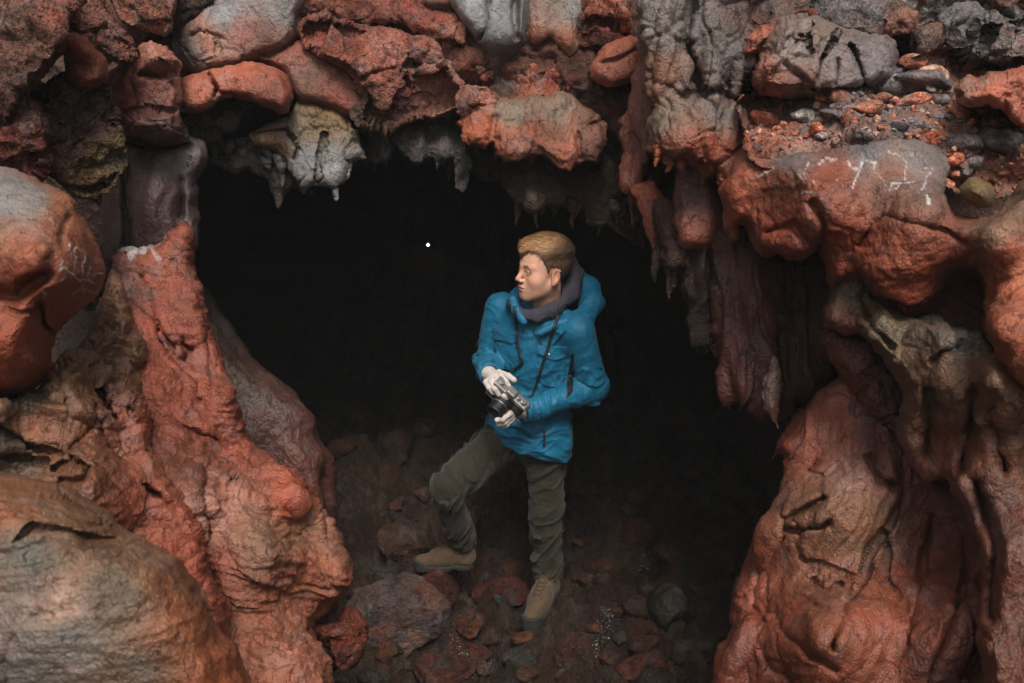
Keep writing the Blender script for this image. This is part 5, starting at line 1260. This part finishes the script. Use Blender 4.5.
        # tongue and laces
        BB = bvh_of(o); up_ = Vector(up)
        def on(x, y):
            p = he+Rb@np.array([x, y, .25])*K; h = BB.ray_cast(Vector(p), -up_)[0]
            return np.array(h) if h is not None else he+Rb@np.array([x, y, .1])*K
        T = []
        for k in range(5):
            x = .055+.017*k
            T.append([on(x, -.019)+up*.001, on(x+.006, -.008)+up*.004, on(x+.011, .008)+up*.004, on(x+.017, .019)+up*.001])
            T.append([on(x, .019)+up*.001, on(x+.006, .008)+up*.005, on(x+.011, -.008)+up*.005, on(x+.017, -.019)+up*.001])
        T.append([on(.052, .0)+up*.006, on(.060, .016)+up*.012, on(.048, .030)+up*.004]); T.append([on(.052, .0)+up*.006, on(.066, -.016)+up*.012, on(.055, -.030)+up*.0])
        Vs, Qs = [], []
        for pts in T:
            v, q_ = tube(pts, .0022, 5); Qs.append(q_+sum(len(a) for a in Vs)); Vs.append(v)
        mesh_np('laces', np.concatenate(Vs), np.concatenate(Qs), MP['lace'], o, True)
    boot(heR, dR, 1, .94); boot(heL, dL, -1, 1.14)
    # ------------------------------------------------ gloves
    gc = lambda V: np.clip(np.tile(lin((196, 184, 176)), (len(V), 1))*(1+.05*fbm(V*60, 2))[:, None], 0, 1)
    solid('glove', lambda P: hand(P, HANDR, FR, wrR-(wrR-elR)*.0, .0022)-.0008*ridged(P*70, 2), [-.16, 3.28, 1.05], [.03, 3.56, 1.26], .0021, MP['glove'], root, gc)
    solid('glove', lambda P: hand(P, HANDL, FL, wrL, .0022)-.0008*ridged(P*70, 2), [-.10, 3.26, .98], [.09, 3.50, 1.20], .0021, MP['glove'], root, gc)
    # ------------------------------------------------ the camera he holds
    lx = np.array([-.55, -.72, -.40]); lx /= np.linalg.norm(lx)
    ax_ = np.array([.70, -.22, -.62]); ax_ -= (ax_@lx)*lx; ax_ /= np.linalg.norm(ax_)
    ux = -np.cross(ax_, lx); CR = np.stack([ax_, lx, ux], 1); CC = W(508, 398, 3.37); KS = 1.22
    cam = empty('camera', CC, label='black and silver camera held in white gloves against the jacket', cat='camera')
    def cl(P): return (P-CC)@CR/KS
    solid('camera_body', lambda P: rbox(cl(P), (0, 0, -.004), (.062, .017, .034), None, .010), CC-.13, CC+.13, .0024, MP['blackm'], cam)
    def topf(P):
        q = cl(P); f = rbox(q, (0, 0, .034), (.063, .0175, .0075), None, .004)
        f = np.minimum(f, rbox(q, (-.004, .002, .044), (.016, .015, .009), None, .005))
        f = np.minimum(f, rbox(q, (0, 0, -.038), (.063, .0175, .003), None, .002)); return f
    solid('top_plate', topf, CC-.13, CC+.13, .0018, MP['silver'], cam)
    def cyl(q, c, r, hh, axis, rad=.001):
        d = q-np.array(c); r_ = np.linalg.norm(np.delete(d, axis, 1), axis=1)-r
        return smax(r_, np.abs(d[:, axis])-hh, rad)
    for c, r in (((.040, .0, .046), .010), ((.022, .003, .045), .006), ((-.046, 0, .045), .0085), ((.054, .010, .044), .004)):
        solid('dial', lambda P, c=c, r=r: cyl(cl(P), c, r, .0045, 2), CC+CR@np.array(c)*KS-.022, CC+CR@np.array(c)*KS+.022, .0012, MP['silver'], cam)
    def lensf(P):
        q = cl(P); f = cyl(q, (-.004, .030, -.004), .029, .014, 1)
        f = np.minimum(f, cyl(q, (-.004, .052, -.004), .0265, .012, 1)); f = np.minimum(f, cyl(q, (-.004, .067, -.004), .0285, .005, 1))
        return smax(f, -cyl(q, (-.004, .073, -.004), .023, .009, 1), .001)
    ln = solid('lens', lensf, CC-.14, CC+.14, .0016, MP['blackm'], cam)
    Vd, Td = ico(3); mesh_np('lens_glass', CC+(Vd*[.022, .006, .022]+[-.004, .064, -.004])*KS@CR.T, np.zeros((0, 4), int), MP['glass'], ln, True, tris=Td)
    solid('lens_ring', lambda P: np.maximum(cyl(cl(P), (-.004, .040, -.004), .0297, .0018, 1), -cyl(cl(P), (-.004, .04, -.004), .026, .01, 1)), CC-.12, CC+.12, .0014, MP['silver'], ln)
    SB = [JB, bvh_of(bpy.data.objects['hoodie'])]+[bvh_of(o_) for o_ in jac.children]
    def strap(pts, end):
        pts = np.array(pts, float); t = np.arange(len(pts)); tt = np.linspace(0, len(pts)-1, 48)
        pp = np.stack([np.interp(tt, t, pts[:, i]) for i in range(2)], 1)
        for _ in range(2): pp[1:-1] = (pp[:-2]+2*pp[1:-1]+pp[2:])/4
        dist = []
        for p in pp:
            hs = [hit(b_, *p) for b_ in SB]; hs = [np.linalg.norm(np.array(h)-CAM) for h in hs if h is not None]
            dist.append(min(hs) if hs else np.nan)
        dist = np.array(dist); dist = np.where(np.isnan(dist), np.nanmean(dist), dist)
        for _ in range(2): dist = np.minimum(dist, np.convolve(np.pad(dist, 2, mode='edge'), np.ones(5)/5, 'valid'))
        r_ = ray(pp[:, 0], pp[:, 1]); r_ /= np.linalg.norm(r_, axis=1)[:, None]
        C = CAM+r_*(dist-.009)[:, None]
        return np.vstack([C, np.linspace(C[-1], end, 8)[1:]])
    lugA = CC+CR@np.array([-.064, 0, .028])*KS; lugB = CC+CR@np.array([.064, 0, .028])*KS
    s1 = strap([(514.5, 306), (515.5, 318), (516.5, 330), (517, 342), (520, 354), (523, 363), (513, 370)], lugA)
    s2 = strap([(560, 306), (557, 320), (552, 333), (549, 345), (545, 357), (541, 369), (538, 380), (533, 393)], lugB)
    Vs, Qs = [], []
    for C in (s1, s2):
        T = np.gradient(C, axis=0); T /= np.linalg.norm(T, axis=1)[:, None]
        nr = np.array([tocam(c) for c in C]); sd = np.cross(T, nr); sd /= np.linalg.norm(sd, axis=1)[:, None]; nr = np.cross(sd, T)
        wd = .0062*np.interp(np.linspace(0, 1, len(C)), [0, .8, 1], [1, .8, .5])
        a = C+sd*wd[:, None]+nr*.0012; b = C-sd*wd[:, None]+nr*.0012; c_ = C-sd*wd[:, None]-nr*.0012; e = C+sd*wd[:, None]-nr*.0012
        n_ = len(C); V_ = np.concatenate([a, b, c_, e]); i = np.arange(n_-1)
        q_ = np.concatenate([np.stack([k*n_+i, ((k+1) % 4)*n_+i, ((k+1) % 4)*n_+i+1, k*n_+i+1], 1) for k in range(4)])
        q_ = np.vstack([q_, [[0, 3*n_, 2*n_, n_]], [[n_-1, 2*n_-1, 3*n_-1, 4*n_-1]]])
        Qs.append(q_+sum(len(v) for v in Vs)); Vs.append(V_)
    mesh_np('neck_strap', np.concatenate(Vs), np.concatenate(Qs), MP['black'], cam, False)
def tube(pts, r, n=8, sub=4):
    P = np.array(pts, float); t = np.arange(len(P)); tt = np.linspace(0, len(P)-1, (len(P)-1)*sub+1)
    C = np.stack([np.interp(tt, t, P[:, i]) for i in range(3)], 1)
    for _ in range(2): C[1:-1] = (C[:-2]+2*C[1:-1]+C[2:])/4
    T = np.gradient(C, axis=0); T /= np.linalg.norm(T, axis=1)[:, None]
    a = np.array([.3, .5, .8]); U = np.cross(T, a); U /= np.linalg.norm(U, axis=1)[:, None]; W_ = np.cross(T, U)
    rr_ = r if np.ndim(r) else np.full(len(C), r)
    an = np.arange(n)*2*math.pi/n
    V = (C[:, None]+rr_[:, None, None]*(np.cos(an)[None, :, None]*U[:, None]+np.sin(an)[None, :, None]*W_[:, None])).reshape(-1, 3)
    i, j = np.meshgrid(np.arange(len(C)-1), np.arange(n), indexing='ij'); j2 = (j+1) % n
    return V, np.stack([i*n+j, i*n+j2, (i+1)*n+j2, (i+1)*n+j], -1).reshape(-1, 4)
import time as _t; _t0 = _t.time()
person(); print('person', _t.time()-_t0)
# ---------------------------------------------------------------- the light deep in the cave
def torch():
    p = W(428, 245, 9.0)
    o = empty('flashlight', p, label='small flashlight shining white from the dark depth of the cave', cat='flashlight')
    d = (CAM-p)/np.linalg.norm(CAM-p)
    V, Q = tube([p-d*.14, p-d*.05, p-d*.045, p-d*.001], np.array([.014]*5+[.016, .018, .019]+[.02]*5), 12)
    mesh_np('barrel', V, Q, MP['blackm'], o)
    Vd, Td = ico(3); mesh_np('bulb', p+d*.016+Vd*.0075, np.zeros((0, 4), int), simple_mat('lit_bulb', (255, 255, 255), emit=((.7, .88, 1.), 40.)), o, True, tris=Td)
    # the boulder it lies on
    z = p[2]
    b = stone_mesh('floor_rock', 88, 4, (.5, .45, max(.2, z+.75)), 9, (92, 60, 50), 'rough', .05, alb=FLOORALB)
    b.location = Vector((p[0], p[1]+.1, -.75-.02)); tag(b, 'dark boulder far back in the cave carrying the lit flashlight', 'rock')
torch()
EXPO = 0.8
# ---------------------------------------------------------------- camera, sky, sun
def light():
    sc = bpy.context.scene
    cd = bpy.data.cameras.new('camera'); co = bpy.data.objects.new('view_camera', cd); COL.objects.link(co)
    co.location = CAM; co.rotation_euler = (math.radians(90)-PITCH, 0, 0)
    cd.sensor_width = 36; cd.lens = 36*FPX/W0; cd.clip_end = 500; cd.clip_start = .05
    cd.dof.use_dof = True; cd.dof.focus_distance = 3.75; cd.dof.aperture_fstop = 5.0
    sc.camera = co
    w = bpy.data.worlds.new('World'); sc.world = w; w.use_nodes = True; t = w.node_tree; t.nodes.clear()
    sky = t.nodes.new('ShaderNodeTexSky'); sky.sky_type = 'NISHITA'; sky.sun_disc = False
    EL, AZ = math.radians(56), math.radians(172)      # sun behind and left of the camera, veiled by cloud
    sky.sun_elevation = EL; sky.sun_rotation = AZ; sky.dust_density = 4; sky.altitude = 1500
    hs = t.nodes.new('ShaderNodeHueSaturation'); hs.inputs['Saturation'].default_value = .18
    bg = t.nodes.new('ShaderNodeBackground'); bg.inputs[1].default_value = .15
    out = t.nodes.new('ShaderNodeOutputWorld')
    t.links.new(sky.outputs[0], hs.inputs['Color']); t.links.new(hs.outputs[0], bg.inputs[0]); t.links.new(bg.outputs[0], out.inputs[0])
    ld = bpy.data.lights.new('sun', 'SUN'); ld.energy = 2.1; ld.angle = math.radians(22); ld.color = (1, .95, .88)
    lo = bpy.data.objects.new('sun', ld); COL.objects.link(lo)
    d = Vector((math.sin(AZ)*math.cos(EL), math.cos(AZ)*math.cos(EL), math.sin(EL)))
    lo.rotation_euler = d.to_track_quat('Z', 'Y').to_euler()
    vs = sc.view_settings; vs.view_transform = 'Standard'; vs.look = 'None'; vs.gamma = 1; vs.use_curve_mapping = False
    vs.exposure = EXPO
    sc.cycles.max_bounces = 5; sc.cycles.diffuse_bounces = 3; sc.cycles.use_denoising = True
    sc.display_settings.display_device = 'sRGB'

light()
def haze():
    V = np.array([(x, y, z) for x in (-32, 32) for y in (-32, 26) for z in (-5, 7)], float)
    Q = np.array([(0, 1, 3, 2), (4, 6, 7, 5), (0, 4, 5, 1), (2, 3, 7, 6), (0, 2, 6, 4), (1, 5, 7, 3)])
    m = bpy.data.materials.new('thin_mist'); t = nt(m); b = NB(t)
    v = b.n('ShaderNodeVolumePrincipled'); v.inputs['Color'].default_value = (.86, .92, .90, 1); v.inputs['Density'].default_value = .0032
    o = b.n('ShaderNodeOutputMaterial'); t.links.new(v.outputs[0], o.inputs['Volume'])
    o = mesh_np('haze', V, Q, m, None, False); tag(o, 'thin damp mist filling the pit and the cave mouth', 'haze', kind='stuff')
haze()
